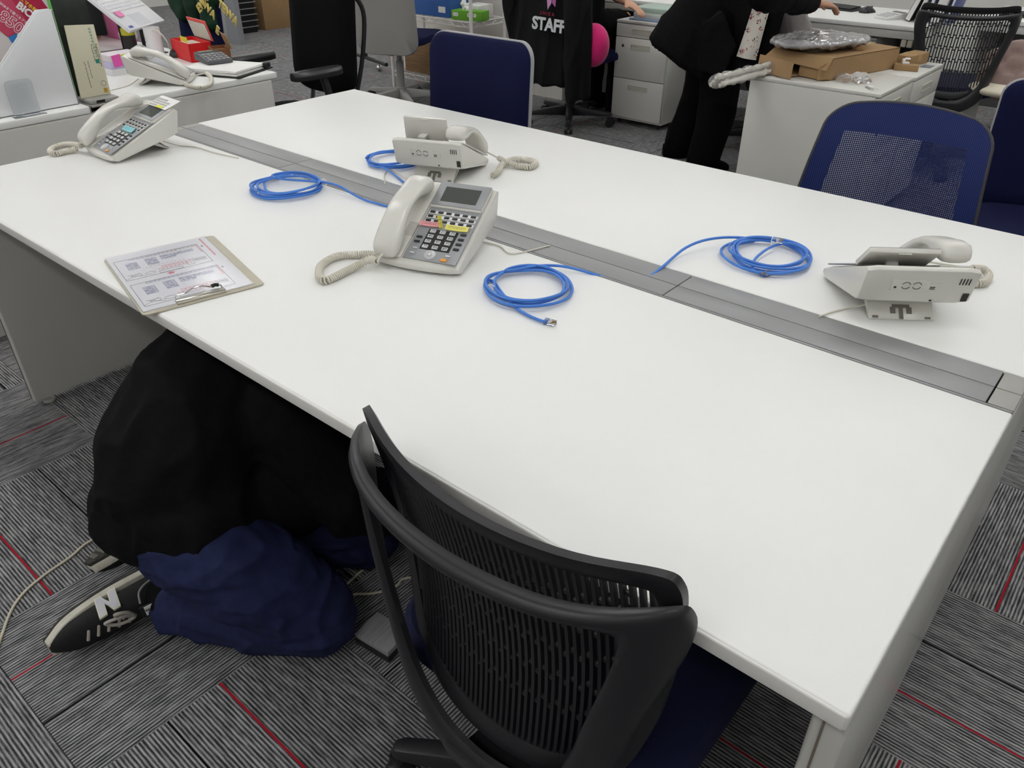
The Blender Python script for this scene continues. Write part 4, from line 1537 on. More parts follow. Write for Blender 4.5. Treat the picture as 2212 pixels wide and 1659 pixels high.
# ---------------------------------------------------------------- seated person at the back desk
body = MB()
bp_ = V((-3.20, 3.93, .575))
st_ = bp_ + V((0, .06, .40))
limb(body, [bp_, (bp_ + st_) / 2, st_], [.13, .12, .13])
limb(body, [st_, st_ + V((0, .03, .16))], [.06, .055])
head(body, st_ + V((0, .06, .25)), (0, 1, -.3), (0, .2, 1))
fw = atz(1352, 2, .765)
for sx in (-1, 1):
    limb(body, [bp_ + V((sx * .09, .02, -.02)), bp_ + V((sx * .1, .35, -.01)), bp_ + V((sx * .1, .36, -.49))], [.075, .06, .045])
    body.ball(bp_ + V((sx * .1, .42, -.535)), (.045, .10, .04), 10)
    s0 = st_ + V((sx * .16, 0, -.04))
    e0 = V((-2.95, 3.98, .80)) if sx > 0 else s0 + V((-.05, .12, -.25))
    h0 = fw if sx > 0 else e0 + V((.05, .25, .03))
    limb(body, [s0, (s0 + e0) / 2, e0], [.05, .045, .04])
    limb(body, [e0, (e0 + h0) / 2, h0], [.04, .036, .028])
    hand(body, h0, (h0 - e0), (0, 0, 1), 1.0, .5, -sx)
p3_ = obj('person', remesh(body, 'person', .014, 3), SKIN)
tag(p3_, 'person in black sweater seated at the back desk, bare forearm showing', 'person')
jk = MB()
limb(jk, [bp_ + V((0, .01, .07)), (bp_ + st_) / 2, st_], [.165, .160, .15])
limb(jk, [st_ + V((-.16, 0, -.02)), st_, st_ + V((.16, 0, -.02))], [.08, .11, .08])
for sx in (-1, 1):
    s0 = st_ + V((sx * .16, 0, -.04))
    e0 = V((-2.95, 3.98, .80)) if sx > 0 else s0 + V((-.05, .12, -.25))
    limb(jk, [s0, (s0 + e0) / 2, e0 + V((.02, .02, 0)) * (1 if sx > 0 else 0)], [.075, .07, .06])
obj('sweater', remesh(jk, 'sweater', .014, 4, .01, .14, 6.1), BLACKTOP, p3_, 'black sweater')
tq = MB()
for sx in (-1, 1):
    limb(tq, [bp_ + V((sx * .09, .02, -.02)), bp_ + V((sx * .1, .35, -.01)), bp_ + V((sx * .1, .36, -.49))], [.10, .085, .065])
obj('trousers', remesh(tq, 'trousers', .014, 4, .008, .12, 2.0), BLACKPANT, p3_)
for sx in (-1, 1):
    f_ = bp_ + V((sx * .1, .40, -.575))
    MB().loft([[f_ + V((w_ * c, y, z0 if e < 0 else z1)) for c, e in ((-1, -1), (1, -1), (.8, 1), (-.8, 1))] for y, w_, z0, z1 in ((-.10, .045, .002, .09), (-.03, .056, .002, .11), (.08, .056, .002, .095), (.15, .046, .002, .05))]).build('shoe', BLACKPANT, p3_, .008)


# ================================================================ filing cabinets and back desks
CABW = M('cabinet_white', (214, 213, 207), 0.38, var=0.02, scale=4)
CABH = M('cabinet_handle', (196, 194, 182), 0.45)


def pedestal(label, x0, x1, y0, y1, h, face, drawers=(.09, .25, .25), lock=True, grp='white drawer pedestals'):
    """face '-y' or '+x'; drawers listed from the top"""
    W_, D_ = (x1 - x0, y1 - y0) if face == '-y' else (y1 - y0, x1 - x0)
    rz = 0 if face == '-y' else math.pi / 2
    t = thing('drawer_pedestal', label, 'cabinet', ((x0 + x1) / 2, (y0 + y1) / 2, 0), rz, grp)
    MB().span((-W_ / 2, -D_ / 2 + .018, .035), (W_ / 2, D_ / 2, h - .016)).build('carcass', CABW, t, .002)
    MB().span((-W_ / 2, -D_ / 2, h - .0155), (W_ / 2, D_ / 2, h)).build('top_panel', CABW, t, (.003, 2))
    z = h - .020
    for k, d in enumerate(drawers):
        f = MB().span((-W_ / 2 + .003, -D_ / 2, z - d), (W_ / 2 - .003, -D_ / 2 + .0175, z)).build('drawer_front', CABW, t, .002)
        hz = z - min(.05, d * .5)
        MB().span((-.07, -D_ / 2 - .004, hz - .017), (.07, -D_ / 2 + .001, hz - .012)).span((-.07, -D_ / 2 - .004, hz + .008), (.07, -D_ / 2 + .001, hz + .014)) \
            .span((-.074, -D_ / 2 - .004, hz - .017), (-.069, -D_ / 2 + .001, hz + .014)).span((.069, -D_ / 2 - .004, hz - .017), (.074, -D_ / 2 + .001, hz + .014)) \
            .span((-.07, -D_ / 2 - .0008, hz - .012), (.07, -D_ / 2 + .001, hz + .008)).build('handle', CABH, f, .0008)
        if k == 1 and lock:
            MB().lathe([(.008, 0), (.008, .003), (.005, .004)], 14, Matrix.Translation((-W_ / 2 + .06, -D_ / 2 - .0005, hz)) @ Matrix.Rotation(math.pi / 2, 4, 'X')).build('lock', M('lock_dark', (70, 68, 66), .4, .6), f)
        z -= d + .004
    for sx in (-1, 1):
        for sy in (-1, 1):
            MB().lathe([(.012, -.009), (.017, -.006), (.017, .006), (.012, .009)], 14, Matrix.Translation((sx * (W_ / 2 - .04), sy * (D_ / 2 - .05), .0175)) @ Matrix.Rotation(math.pi / 2, 4, 'Y')) \
                .box((sx * (W_ / 2 - .04), sy * (D_ / 2 - .05), .030), (.02, .02, .012)).build('caster', BLACK_PL, t)
    return t


pedestal('white three-drawer pedestal between the hanging jackets and the bending person', -2.97, -2.585, 4.05, 4.62, .645, '-y', (.075, .245, .245))
pedestal('white pedestal in front of the pair, carrying keys and a plastic scrap', -1.538, -.960, 3.0, 3.432, .64, '+x', (.10, .13, .34))
pedestal('white pedestal behind the other of the pair, carrying two small cartons', -1.538, -.955, 3.442, 3.865, .64, '+x', (.10, .20, .27))
pedestal('white low pedestal tucked under the back desk behind the long carton', -1.82, -1.46, 4.42, 4.95, .64, '-y', (.075, .245, .245))


def plain_desk(label, x0, x1, y0, y1, drawers=True):
    t = thing('office_desk', label, 'desk', ((x0 + x1) / 2, (y0 + y1) / 2, 0))
    W_, D_ = x1 - x0, y1 - y0
    MB().span((-W_ / 2, -D_ / 2, .695), (W_ / 2, D_ / 2, .72)).build('desktop', WHITE_TOP, t, (.004, 3))
    MB().span((-W_ / 2 + .02, -D_ / 2 + .008, .652), (W_ / 2 - .02, -D_ / 2 + .03, .693)).build('front_rail', CABW, t, .003)
    for sx in (-1, 1):
        MB().span((sx * W_ / 2 - (.03 if sx > 0 else 0), -D_ / 2 + .03, .0), (sx * W_ / 2 + (.03 if sx < 0 else 0), D_ / 2 - .02, .694)).build('side_panel', CABW, t, .004)
    MB().span((-W_ / 2 + .03, D_ / 2 - .06, .12), (W_ / 2 - .03, D_ / 2 - .035, .694)).build('modesty_panel', M('modesty_grey', (120, 122, 122), .6), t)
    if drawers:
        for k in range(3):
            MB().span((W_ / 2 - .10 + .033 * k, -D_ / 2 + .012, .612), (W_ / 2 - .073 + .033 * k, -D_ / 2 + .035, .650)).build('cable_box', M('cream_plastic', (208, 202, 184), .5), t, .003)
    return t


plain_desk('white desk along the back holding keyboard, calculator and upright binders', -3.55, -1.22, 4.38, 5.08)
plain_desk('white desk behind the black mesh chair in the far corner', -1.10, .75, 4.98, 5.68, False)

# ---------------------------------------------------------------- chairs at the back
ch = slat_chair('black slatted-back chair beside the pair of white pedestals', (-1.05, 4.41, 0), rad(22), 'black mesh office chairs', 30, False)
ch.scale = (1.02, 1.02, 1.035)
nc = padded_chair('navy fabric chair at the right picture edge beside the net-back chair', (-.20, 2.64, 0), rad(200))
nc.scale = (1, 1, .86)

MAUVE = M('mauve_velour', (146, 122, 116), .9, var=.12, scale=40, bump=.1, bscale=300, sheen=.4)
mb = MB()
cc = V((-.74, 4.46, .545))
for i in range(7):
    a = 2 * math.pi * i / 7
    mb.ball(cc + V((.10 * math.cos(a), .06 * math.sin(a), .075 * math.sin(a))), (.085, .06, .075), 12)
mb.ball(cc, (.10, .05, .08), 12)
o = obj('cushion', remesh(mb, 'cushion', .010, 3), MAUVE)
tag(o, 'mauve tufted cushion leaning at the side of the black mesh chair', 'cushion')
o = obj('seat_cushion', remesh(MB().ball((-.76, 4.40, .462), (.17, .15, .035), 18), 'seat_cushion', .010, 3), M('cream_fleece', (226, 218, 198), .9, var=.05, scale=60))
tag(o, 'cream fleece pad under the mauve cushion', 'cushion')

# chair wearing the jackets
padded_chair('dark chair at the back desk hidden under the black staff jackets', (-3.18, 3.86, 0), 0)
JK = M('jacket_nylon', (13, 14, 15), .7, var=.3, scale=12, bump=.1, bscale=90, spec=.25)


def jacket(label, x0, x1, ztop, zbot, y, seed, sleeves, flare=.03):
    mb = MB()
    secs = []
    cx, hw = (x0 + x1) / 2, (x1 - x0) / 2
    for i in range(7):
        f = i / 6
        z = ztop + (zbot - ztop) * f
        w_ = hw * (.80 + .2 * min(1, f * 2.5)) + flare * f
        secs.append([(cx + w_ * math.cos(a) * (abs(math.cos(a)) ** .0), y + (.055 + .02 * f) * math.sin(a), z) for a in [2 * math.pi * j / 28 for j in range(28)]])
    mb.loft(secs)
    for pts, rs in sleeves:
        limb(mb, pts, rs)
    o = obj('jacket', remesh(mb, 'jacket', .011, 3, .016, .11, seed, (1.4, 1, .25)), JK)
    return tag(o, label, 'jacket', 'black jackets over a chair')


yj = 3.50
j1 = jacket('black jacket printed STAFF hanging over a chair back', -3.33, -2.96, 1.02, .33, yj, 4.2,
            [([V((-3.30, yj + .02, .98)), V((-3.40, yj + .02, .78)), V((-3.37, yj + .03, .56))], [.055, .058, .045])])
j2 = jacket('plain black jacket overlapping the printed one on the same chair', -2.92, -2.815, 1.00, .27, yj + .02, 7.7,
            [([V((-2.90, yj - .06, .95)), V((-2.87, yj - .07, .60)), V((-2.86, yj - .06, .28))], [.045, .045, .038])])
tw = M('print_white', (206, 208, 212), .6)
yt = yj - .105
c_ = aty(1185, 55, yt)
TX = frame((c_.x, yt, c_.z), (1, 0, -.03), (0, .05, 1))
lettering('lettering', 'STAFF', .094, tw, j1, TX, bold=.035, depth=.004, spacing=.98)
c_ = aty(1182, 30, yt)
lettering('lettering', 'SHIKA', .028, M('print_crimson', (140, 30, 54), .6), j1, frame((c_.x, yt, c_.z), (1, 0, -.03), (0, .05, 1)), depth=.004, spacing=1.5)
rb = M('ribbon_pink', (206, 150, 196), .5)
c_ = aty(1192, 2, yt)
MB().prism([(-.028, -.048), (-.002, -.01), (-.002, .05), (-.036, .05), (-.034, 0)], -.002, .002, 'z', frame((c_.x, yt, c_.z), (1, 0, 0), (0, 0, 1))).build('ribbon_print', rb, j1)
MB().prism([(.004, -.01), (.026, -.03), (.032, .05), (-.002, .05)], -.0026, .0014, 'z', frame((c_.x, yt, c_.z), (1, 0, 0), (0, 0, 1))).build('ribbon_print', M('ribbon_rose', (184, 104, 164), .5), j1)

pc = aty(1283, 98, 3.63)
o = obj('plush_cushion', remesh(MB().ball(pc, (.098, .09, .125), 20), 'plush_cushion', .012, 3), M('hot_pink_plush', (226, 24, 120), .8, var=.1, scale=60, bump=.15, bscale=500, sheen=.3))
tag(o, 'round hot pink plush cushion squeezed beside the hanging jackets', 'cushion')

# grey fleece jacket over another chair at the back desk
padded_chair('dark chair at the back desk under the grey fleece jacket', (-1.98, 4.20, 0), 0)
mb = MB()
limb(mb, [V((-2.12, 3.92, .86)), V((-1.96, 3.90, .90)), V((-1.78, 3.93, .84))], [.07, .08, .075])
limb(mb, [V((-2.08, 3.92, .80)), V((-2.05, 3.92, .55))], [.08, .085])
limb(mb, [V((-1.92, 3.91, .80)), V((-1.90, 3.91, .55))], [.085, .09])
limb(mb, [V((-1.78, 3.92, .82)), V((-1.72, 3.96, .66)), V((-1.66, 4.0, .56))], [.075, .07, .06])
o = obj('fleece_jacket', remesh(mb, 'fleece_jacket', .012, 4, .012, .12, 2.2), M('grey_fleece', (142, 136, 136), .95, var=.1, scale=50, sheen=.3))
tag(o, 'grey fleece jacket draped over a chair behind the bending person', 'jacket')

# ================================================================ goods on the pedestals
ZP = .6405
def sheet(name, P4, th, mat, parent=None, **kw):
    """quad board given by four 3D corners"""
    c0, c1, c2, c3 = (V(p) for p in P4)
    return MB().grid(lambda u, v: (c0 * (1 - u) + c1 * u) * (1 - v) + (c3 * (1 - u) + c2 * u) * v, 1, 1, thick=th).build(name, mat, parent, None, 0)


TAPE = M('packing_tape', (196, 160, 112), .25)
t = thing('long_carton', 'long opened cardboard carton lying across both white pedestals', 'box', (-1.315, 3.40, ZP), rad(-15))
b_ = MB()
w_, l_, h_ = .160, .250, .092
for a, c in (((-w_, -l_, 0), (w_, l_, .003)), ((-w_, -l_, h_ - .003), (w_, l_, h_)), ((-w_, -l_, 0), (-w_ + .003, l_, h_)), ((w_ - .003, -l_, 0), (w_, l_, h_)), ((-w_, l_ - .003, 0), (w_, l_, h_))):
    b_.span(a, c)
b_.build('carton_body', CARD, t)
MB().span((-.025, -l_, h_), (.025, l_, h_ + .0006)).build('tape', TAPE, t)
MB().box((.09, .02, h_ + .012), (.05, .035, .022), rz=.3).build('torn_tab', CARD, t, .001)
MB().span((.02, -l_ - .035, .004), (.14, -l_ + .10, .052)).build('inner_box', M('card_pale', (178, 146, 104), .85), t, .002)
sheet('flap', [(-w_, -l_, h_), (w_, -l_, h_), (w_ + .01, -l_ - .05, h_ - .045), (-w_ - .01, -l_ - .05, h_ - .035)], .003, CARD, t)
sheet('flap', [(-w_, -l_, 0.004), (.02, -l_, .004), (.02, -l_ - .10, .004), (-w_ - .05, -l_ - .09, .004)], .003, CARD, t)
sheet('flap', [(w_, -l_, .006), (w_, -l_, h_ - .006), (w_ - .02, -l_ - .06, h_ - .03), (w_ - .02, -l_ - .06, .006)], .003, CARD, t)
sheet('flap', [(-w_ + .0, -l_ - .10, .006), (.06, -l_ - .14, .006), (.04, -l_ - .11, .07), (-w_ - .02, -l_ - .07, .07)], .003, CARD, t)

BAG = M('bag_film', (170, 168, 170), .10, var=.25, scale=14, bump=.6, bscale=40, spec=1.0, coat=.8)
mb = MB()
mb.ball((-1.37, 3.33, ZP + .132), (.15, .19, .030), 16)
mb.ball((-1.43, 3.22, ZP + .128), (.13, .14, .026), 14)
mb.ball((-1.29, 3.42, ZP + .126), (.10, .13, .024), 14)
o = obj('plastic_bag', remesh(mb, 'plastic_bag', .007, 2, .010, .045, 4.4, (1, .5, 1)), BAG)
tag(o, 'crumpled silvery plastic bag lying on top of the long carton', 'bag')

pa, pb = V((-1.545, 2.66, ZP + .014)), V((-1.50, 3.10, ZP + .014))
dd = (pb - pa).normalized()
sd = V((dd.y, -dd.x, 0))
PIPE = M('raceway_white', (226, 222, 210), .4)
for k, (off, zo, st) in enumerate(((-.014, 0, 0), (.014, -.0, .02), (0, .024, .01))):
    o = MB().tube([pa + sd * off + V((0, 0, zo)) + dd * st, pb + sd * off + V((0, 0, zo))], .0115, 4 if k == 9 else 12, cap=False)
    o.tube([pa + sd * off + V((0, 0, zo)) + dd * st, pb + sd * off + V((0, 0, zo))], .0085, 12)
    oo = o.build('cable_pipe', PIPE, None, None, 50)
    tag(oo, ('white plastic pipe sticking out over the pedestal edge, ' + ('lower one nearest the bending person', 'lower one nearest the carton', 'uppermost of three')[k]), 'pipe', 'wrapped white pipes')
mb = MB()
for k in range(6):
    mb.ball(pa + dd * (.03 + .078 * k) + V((0, 0, .010)), (.042, .055, .030), 10)
o = obj('plastic_wrap', remesh(mb, 'plastic_wrap', .007, 2, .008, .035, 1.1), M('wrap_film', (240, 240, 242), .1, trans=.9, ior=1.12))
tag(o, 'clear film wrapped loosely around the white pipes', 'wrapping')


def carton(label, loc, size, rz, grp=None, mat=CARD, tape=True, name='small_carton'):
    t = thing(name, label, 'box', loc, rz, grp)
    w_, l_, h_ = size
    MB().span((-w_ / 2, -l_ / 2, 0), (w_ / 2, l_ / 2, h_)).build('carton_body', mat, t, .0015)
    MB().span((-w_ / 2 + .002, -.0006, h_ - .0002), (w_ / 2 - .002, .0006, h_ + .0004)).build('lid_seam', M('seam_dark', (92, 70, 46), .9), t)
    if tape:
        MB().span((-w_ / 2 - .0004, -.018, h_ - .03), (w_ / 2 + .0004, .018, h_ + .0006)).build('tape', TAPE, t)
    return t


carton('flat brown carton with tape on the rear white pedestal', (-1.072, 3.745, ZP), (.075, .19, .05), rad(-8))
carton('tiny brown carton with a white plastic part on it', (-1.045, 3.585, ZP), (.105, .05, .026), rad(14), tape=False)
o = MB().box((0, 0, .004), (.03, .022, .008)).box((-.010, 0, .014), (.010, .022, .014)).box((.006, 0, .022), (.022, .022, .005)).build('plastic_part', M('part_white', (240, 240, 240), .4), None, .001)
o.location = (-1.055, 3.590, ZP + .0265)
o.rotation_euler = (0, 0, .5)
tag(o, 'small white plastic bracket resting on the tiny carton', 'bracket')
mb = MB()
mb.ball((-1.14, 3.16, ZP + .014), (.085, .055, .012), 14)
mb.ball((-1.11, 3.19, ZP + .022), (.04, .03, .018), 12)
o = obj('plastic_scrap', remesh(mb, 'plastic_scrap', .006, 2, .008, .03, 9.1), M('scrap_film', (244, 244, 246), .08, trans=.9, ior=1.15))
tag(o, 'scrap of clear plastic film lying beside the long carton', 'wrapping')
kt = thing('keys', 'small bunch of keys at the front corner of the pedestal', 'keys', (-1.01, 3.055, ZP + .002), rad(-40))
MB().tube([(.014 * math.cos(2 * math.pi * i / 16), .014 * math.sin(2 * math.pi * i / 16), .003) for i in range(16)], .0014, 6, True).build('key_ring', CHROME, kt)
MB().span((-.06, -.006, 0), (-.012, .006, .002)).build('key', CHROME, kt, .0006)
MB().span((-.07, .006, .002), (-.03, .020, .006)).build('key_tag', PAPER, kt, .001)
o = MB().span((-1.02, 3.70, ZP - .0002), (-.97, 3.78, ZP + .001)).build('name_plate', M('plate_grey', (120, 126, 132), .5), None, .0004)
tag(o, 'grey label plate on the corner of the rear pedestal', 'label')

# documents on the three-drawer pedestal
DZC = .6455
for k, (dx, dy, col, h_, lab) in enumerate(((0, 0, (140, 158, 186), .012, 'blue folder at the bottom of the pile on the three-drawer pedestal'),
                                            (.02, .02, (206, 210, 204), .030, 'white plastic case in the pile on the three-drawer pedestal'),
                                            (.0, .03, (176, 196, 184), .030, 'pale green plastic case topping the pile on the three-drawer pedestal'))):
    o = MB().span((-2.90 + dx, 4.08 + dy, DZC), (-2.62 + dx * .5, 4.32 + dy, DZC + h_)).build('document_case', M('case_%d' % k, col, .35), None, .003)
    tag(o, lab, 'folder', 'cases on the three-drawer pedestal')
    DZC += h_ + .0005

# ---------------------------------------------------------------- on the back desk
DK = .7205
def keyboard(label, c, rz, w_=.42, d=.13, col=BLACK_PL, keymat=None):
    t = thing('keyboard', label, 'keyboard', c, rz)
    MB().prism([(-d / 2, 0), (d / 2, 0), (d / 2, .016), (-d / 2, .008)], -w_ / 2, w_ / 2, 'x').build('keyboard_case', col, t, .002)
    km = MB().box((0, 0, 0), (w_ / 17, d / 7.2, .006)).mesh('keycap', .001)
    km.materials.append(keymat or PHD)
    for r_ in range(5):
        for q in range(15):
            o = obj('keycap', km, None, t)
            o.location = (-w_ / 2 + w_ * (q + .9) / 16, -d / 2 + d * (r_ + .9) / 5.9, .0125 + .0085 * (r_ + .9) / 5.9)
            o.rotation_euler = (math.atan2(.008, d), 0, 0)
    return t


def mouse(label, c, rz, L=.105):
    t = thing('mouse', label, 'mouse', c, rz)
    secs = []
    for f, w_, h in ((0, .018, .012), (.06, .026, .022), (.25, .031, .034), (.5, .030, .037), (.75, .028, .028), (.93, .024, .016), (1, .014, .010)):
        secs.append([(w_ * math.cos(a), -L / 2 + L * f, max(0, h * math.sin(a)) if math.sin(a) > 0 else 0.0) for a in [math.pi * j / 10 for j in range(11)]])
    MB().loft(secs).build('mouse_shell', BLACK_PL, t, None, 60)
    MB().lathe([(.007, -.003), (.008, 0), (.007, .003)], 12, Matrix.Translation((0, L * .27, .027)) @ Matrix.Rotation(math.pi / 2, 4, 'Y')).build('wheel', PHD, t)
    return t


def calculator(label, c, rz, body, keymat, w_=.105, d=.15):
    t = thing('calculator', label, 'calculator', c, rz)
    MB().prism([(-d / 2, 0), (d / 2, 0), (d / 2, .030), (d / 2 - .045, .028), (-d / 2, .012)], -w_ / 2, w_ / 2, 'x').build('calculator_body', body, t, .002)
    MB().box((0, d / 2 - .022, .031), (w_ * .8, .026, .003), rx=.05).build('calculator_screen', M('calc_lcd', (120, 126, 118), .2), t)
    km = MB().box((0, 0, 0), (.014, .011, .005)).mesh('calc_key', .001)
    km.materials.append(keymat)
    for r_ in range(4):
        for q in range(5):
            o = obj('calc_key', km, None, t)
            y = -d / 2 + .012 + .022 * r_
            o.location = (-w_ / 2 + .0155 + .0185 * q, y, .0145 + .016 * (y + d / 2) / (d - .045))
            o.rotation_euler = (.15, 0, 0)
    return t


keyboard('black keyboard on the back desk under the reaching hand', (-1.93, 4.85, DK), rad(-14))
mouse('black mouse beside the keyboard on the back desk', (-1.66, 4.78, DK), rad(-20))
calculator('white desk calculator next to the binders on the back desk', (-1.47, 4.62, DK), rad(-30), M('calc_white', (232, 232, 230), .4), PHK)
o = MB().tube([(-2.03, 4.58, DK + .006), (-1.91, 4.60, DK + .006)], .0055, 10).build('marker_pen', M('pen_red', (220, 60, 64), .4), None)
tag(o, 'red marker pen lying at the front of the back desk', 'pen')
bx = -1.375
for k, (th, hh, col, tilt, lab) in enumerate(((.030, .26, (26, 26, 30), .30, 'black lever binder, first of the upright binders by the calculator'),
                                              (.022, .30, (206, 208, 216), .22, 'pale grey binder leaning second in the row on the back desk'),
                                              (.020, .30, (92, 112, 150), .20, 'slate blue binder third in the row on the back desk'),
                                              (.050, .30, (214, 210, 206), .18, 'thick bundle of white files in the row on the back desk'),
                                              (.016, .30, (96, 108, 176), .16, 'thin blue folder last in the row beside the mesh chair'))):
    t = thing('binder', lab, 'binder', (bx, 4.55, DK), 0, 'binders on the back desk')
    m = Matrix.Rotation(tilt, 4, 'Y')
    MB().span((0, 0, 0), (th, .22, hh), m).build('cover', M('binder_%d' % k, col, .5), t, .001)
    MB().span((.003, -.002, .004), (th - .003, .19, hh - .006), m).build('pages', PAPER, t)
    bx += th / math.cos(tilt) + .020
    t.location.z += abs(th * math.sin(tilt)) + .0005

keyboard('black keyboard on the far corner desk', (-.80, 5.20, DK), 0, .44, .14)
o = MB().span((-1.08, 5.12, DK), (-1.03, 5.16, DK + .001)).build('paper_slip', PAPER)
tag(o, 'paper slip on the far corner desk beside the keyboard', 'paper')

# ================================================================ wire rack
RW = M('rack_white', (226, 222, 218), .4)
t = thing('wire_rack', 'white wire rack with green tissue box on its shelf', 'shelf', (-4.07, 3.86, 0))
RX0, RY1 = -.86, .36
for x in (0, RX0):
    for y in (0, RY1):
        MB().tube([(x, y, 0), (x, y, 1.4)], .0135, 12).build('post', RW, t)
for z in (.12, .545, 1.05):
    s_ = MB()
    for y in (0, RY1):
        for zz_ in (z, z - .032):
            s_.tube([(RX0, y, zz_), (0, y, zz_)], .004, 6)
        n = 16
        zig = [(RX0 + (0 - RX0) * i / n, y, z - (.032 if i % 2 else 0)) for i in range(n + 1)]
        s_.tube(zig, .0032, 5)
    for x in (0, RX0):
        for zz_ in (z, z - .032):
            s_.tube([(x, 0, zz_), (x, RY1, zz_)], .004, 6)
        s_.tube([(x, RY1 * i / 8, z - (.032 if i % 2 else 0)) for i in range(9)], .0032, 5)
    for i in range(1, 24):
        x = RX0 * i / 24
        s_.tube([(x, 0, z + .002), (x, RY1, z + .002)], .0022, 5)
    s_.build('shelf', RW, t)
RB = M('carton_blue', (60, 106, 176), .6, var=.1, scale=5)
tq = carton('blue carton with barcode label on the wire rack shelf', (-4.53, 4.02, .5515), (.42, .24, .28), 0, None, RB, False, 'blue_carton')
MB().span((.10, -.121, .03), (.17, -.1195, .07)).build('barcode_label', PAPER, tq)
o = carton('white plastic tub behind the tissue box on the wire rack', (-4.20, 4.08, .5515), (.15, .16, .085), 0, None, M('tub_white', (224, 224, 220), .5), False, 'plastic_tub')
tt = thing('tissue_box', 'green tissue box with white flowers on the wire rack shelf', 'tissue box', (-4.155, 3.945, .5515), rad(12))
MB().span((-.125, -.055, 0), (.125, .055, .062)).build('box_body', M('tissue_green', (104, 168, 46), .6), tt, .001)
for k, x in enumerate((-.10, -.08, .02, .07)):
    for a in range(5):
        MB().ball((x + .009 * math.cos(1.26 * a), -.0555, .036 + .009 * math.sin(1.26 * a)), (.006, .0008, .006), 8).build('petal_print', PAPER, tt)
mb = MB()
mb.ball((-.02, 0, .075), (.045, .02, .03), 10)
mb.ball((-.05, 0, .095), (.02, .015, .035), 10)
obj('tissue', remesh(mb, 'tissue', .006, 1, .012, .03, 3), PAPER, tt)
carton('wooden-looking brown crate on the lowest shelf of the wire rack', (-4.50, 4.04, .1265), (.68, .26, .22), 0, None, M('crate_brown', (150, 118, 84), .8, var=.3, scale=6, stretch=(1, 1, 12)), False, 'crate')
tq = carton('blue carton standing on the floor behind the navy chair', (-3.86, 3.58, 0), (.24, .28, .22), rad(10), None, RB, False, 'blue_carton')
MB().span((-.10, -.141, .06), (.03, -.1395, .075)).build('white_print', PAPER, tq)

# rolling stand, far carton, frame
t = thing('rolling_stand', 'black pole stand with chrome castered foot behind the grey chair', 'stand', (0, 0, 0))
a_, b_ = atz(755, 112, .075), atz(835, 140, .075)
MB().tube([a_, b_], .016, 10).build('foot_bar', BLACK_PL, t)
for p in (a_ + (b_ - a_) * .06, a_ + (b_ - a_) * .8):
    MB().ball((p.x, p.y, .027), (.026, .026, .027), 12).tube([(p.x, p.y, .03), (p.x, p.y, .07)], .008, 8).build('caster', CHROME, t)
m_ = a_.lerp(b_, .45)
MB().tube([m_, m_ + V((0, 0, 1.5))], .022, 10).build('pole', BLACK_PL, t)
carton('large brown carton standing on the floor in the far left', (-8.45, 5.20, 0), (.55, .62, .62), 0, None, CARD, True, 'large_carton')
t = thing('black_wire_basket', 'black wire basket beside the large brown carton', 'basket', (atz(529, 66, 0).x, atz(529, 66, 0).y - .14, 0))
for k in range(9):
    MB().tube([(-.2, -.2, .06 + .06 * k), (.2, -.2, .06 + .06 * k), (.2, .2, .06 + .06 * k), (-.2, .2, .06 + .06 * k)], .006, 5, True).build('wire', M('wire_grey', (120, 120, 122), .4), t)
MB().span((-.185, -.185, 0), (.185, .185, .58)).build('liner', M('bin_black', (18, 18, 20), .8), t)
pf = atz(525, 96, 0)
o = MB().span((pf.x - .45, pf.y - .03, 0), (pf.x, pf.y + .03, 1.3)).build('partition_panel', M('partition_grey', (150, 152, 156), .6), None, .003)
tag(o, 'grey standing panel behind the green jersey', 'panel')

# ================================================================ clutter on the second bench desk
t = thing('file_box', 'white cardboard magazine file standing at the cluttered desk edge', 'file box', (-2.945, .635, DK), rad(-90))
FB = M('file_white', (232, 233, 236), .55, var=.02, scale=6)
side = [(0, 0), (.262, 0), (.262, .100), (.045, .303), (.0, .303)]
for y0 in (-.022, 0.0):
    MB().prism([(p[0], p[1]) for p in side], y0, y0 + .003, 'y').build('side_wall', FB, t, .0008)
MB().span((0, -.022, 0), (.003, .003, .300)).build('back_wall', FB, t)
MB().span((.259, -.022, 0), (.262, .003, .100)).build('front_wall', FB, t)
MB().span((0, -.022, 0), (.262, .003, .003)).build('bottom', FB, t)
t = thing('card_stand', 'small clear acrylic card stand leaning on the white file', 'card stand', (-2.922, .455, DK), rad(90))
MB().prism([(p[0], p[1] + .056) for p in rr(.085, .112, .014, 4)], -.0014, .0014, 'y').build('panel', CLEAR, t, .0004)
MB().span((-.05, -.030, 0), (.05, -.001, .0025)).build('base', CLEAR, t, .0006)

# poster board
XP = -3.13
pw = thing('price_poster', 'red price poster with white lettering behind the white file', 'poster', (0, 0, 0), 0)


def pp(px, py, d=0.0, r=rad(-48)):
    q = atx(px, py, XP)
    return frame((XP + d, q.y, q.z), (0, 1, 0), (0, 0, 1)) @ Matrix.Rotation(r, 4, 'Z')


def pquad(name, pts, d, mat):
    q = [atx(px, py, XP) for px, py in pts]
    MB().prism([(p.y, p.z) for p in q], XP + d - .0012, XP + d, 'x').build(name, mat, pw)


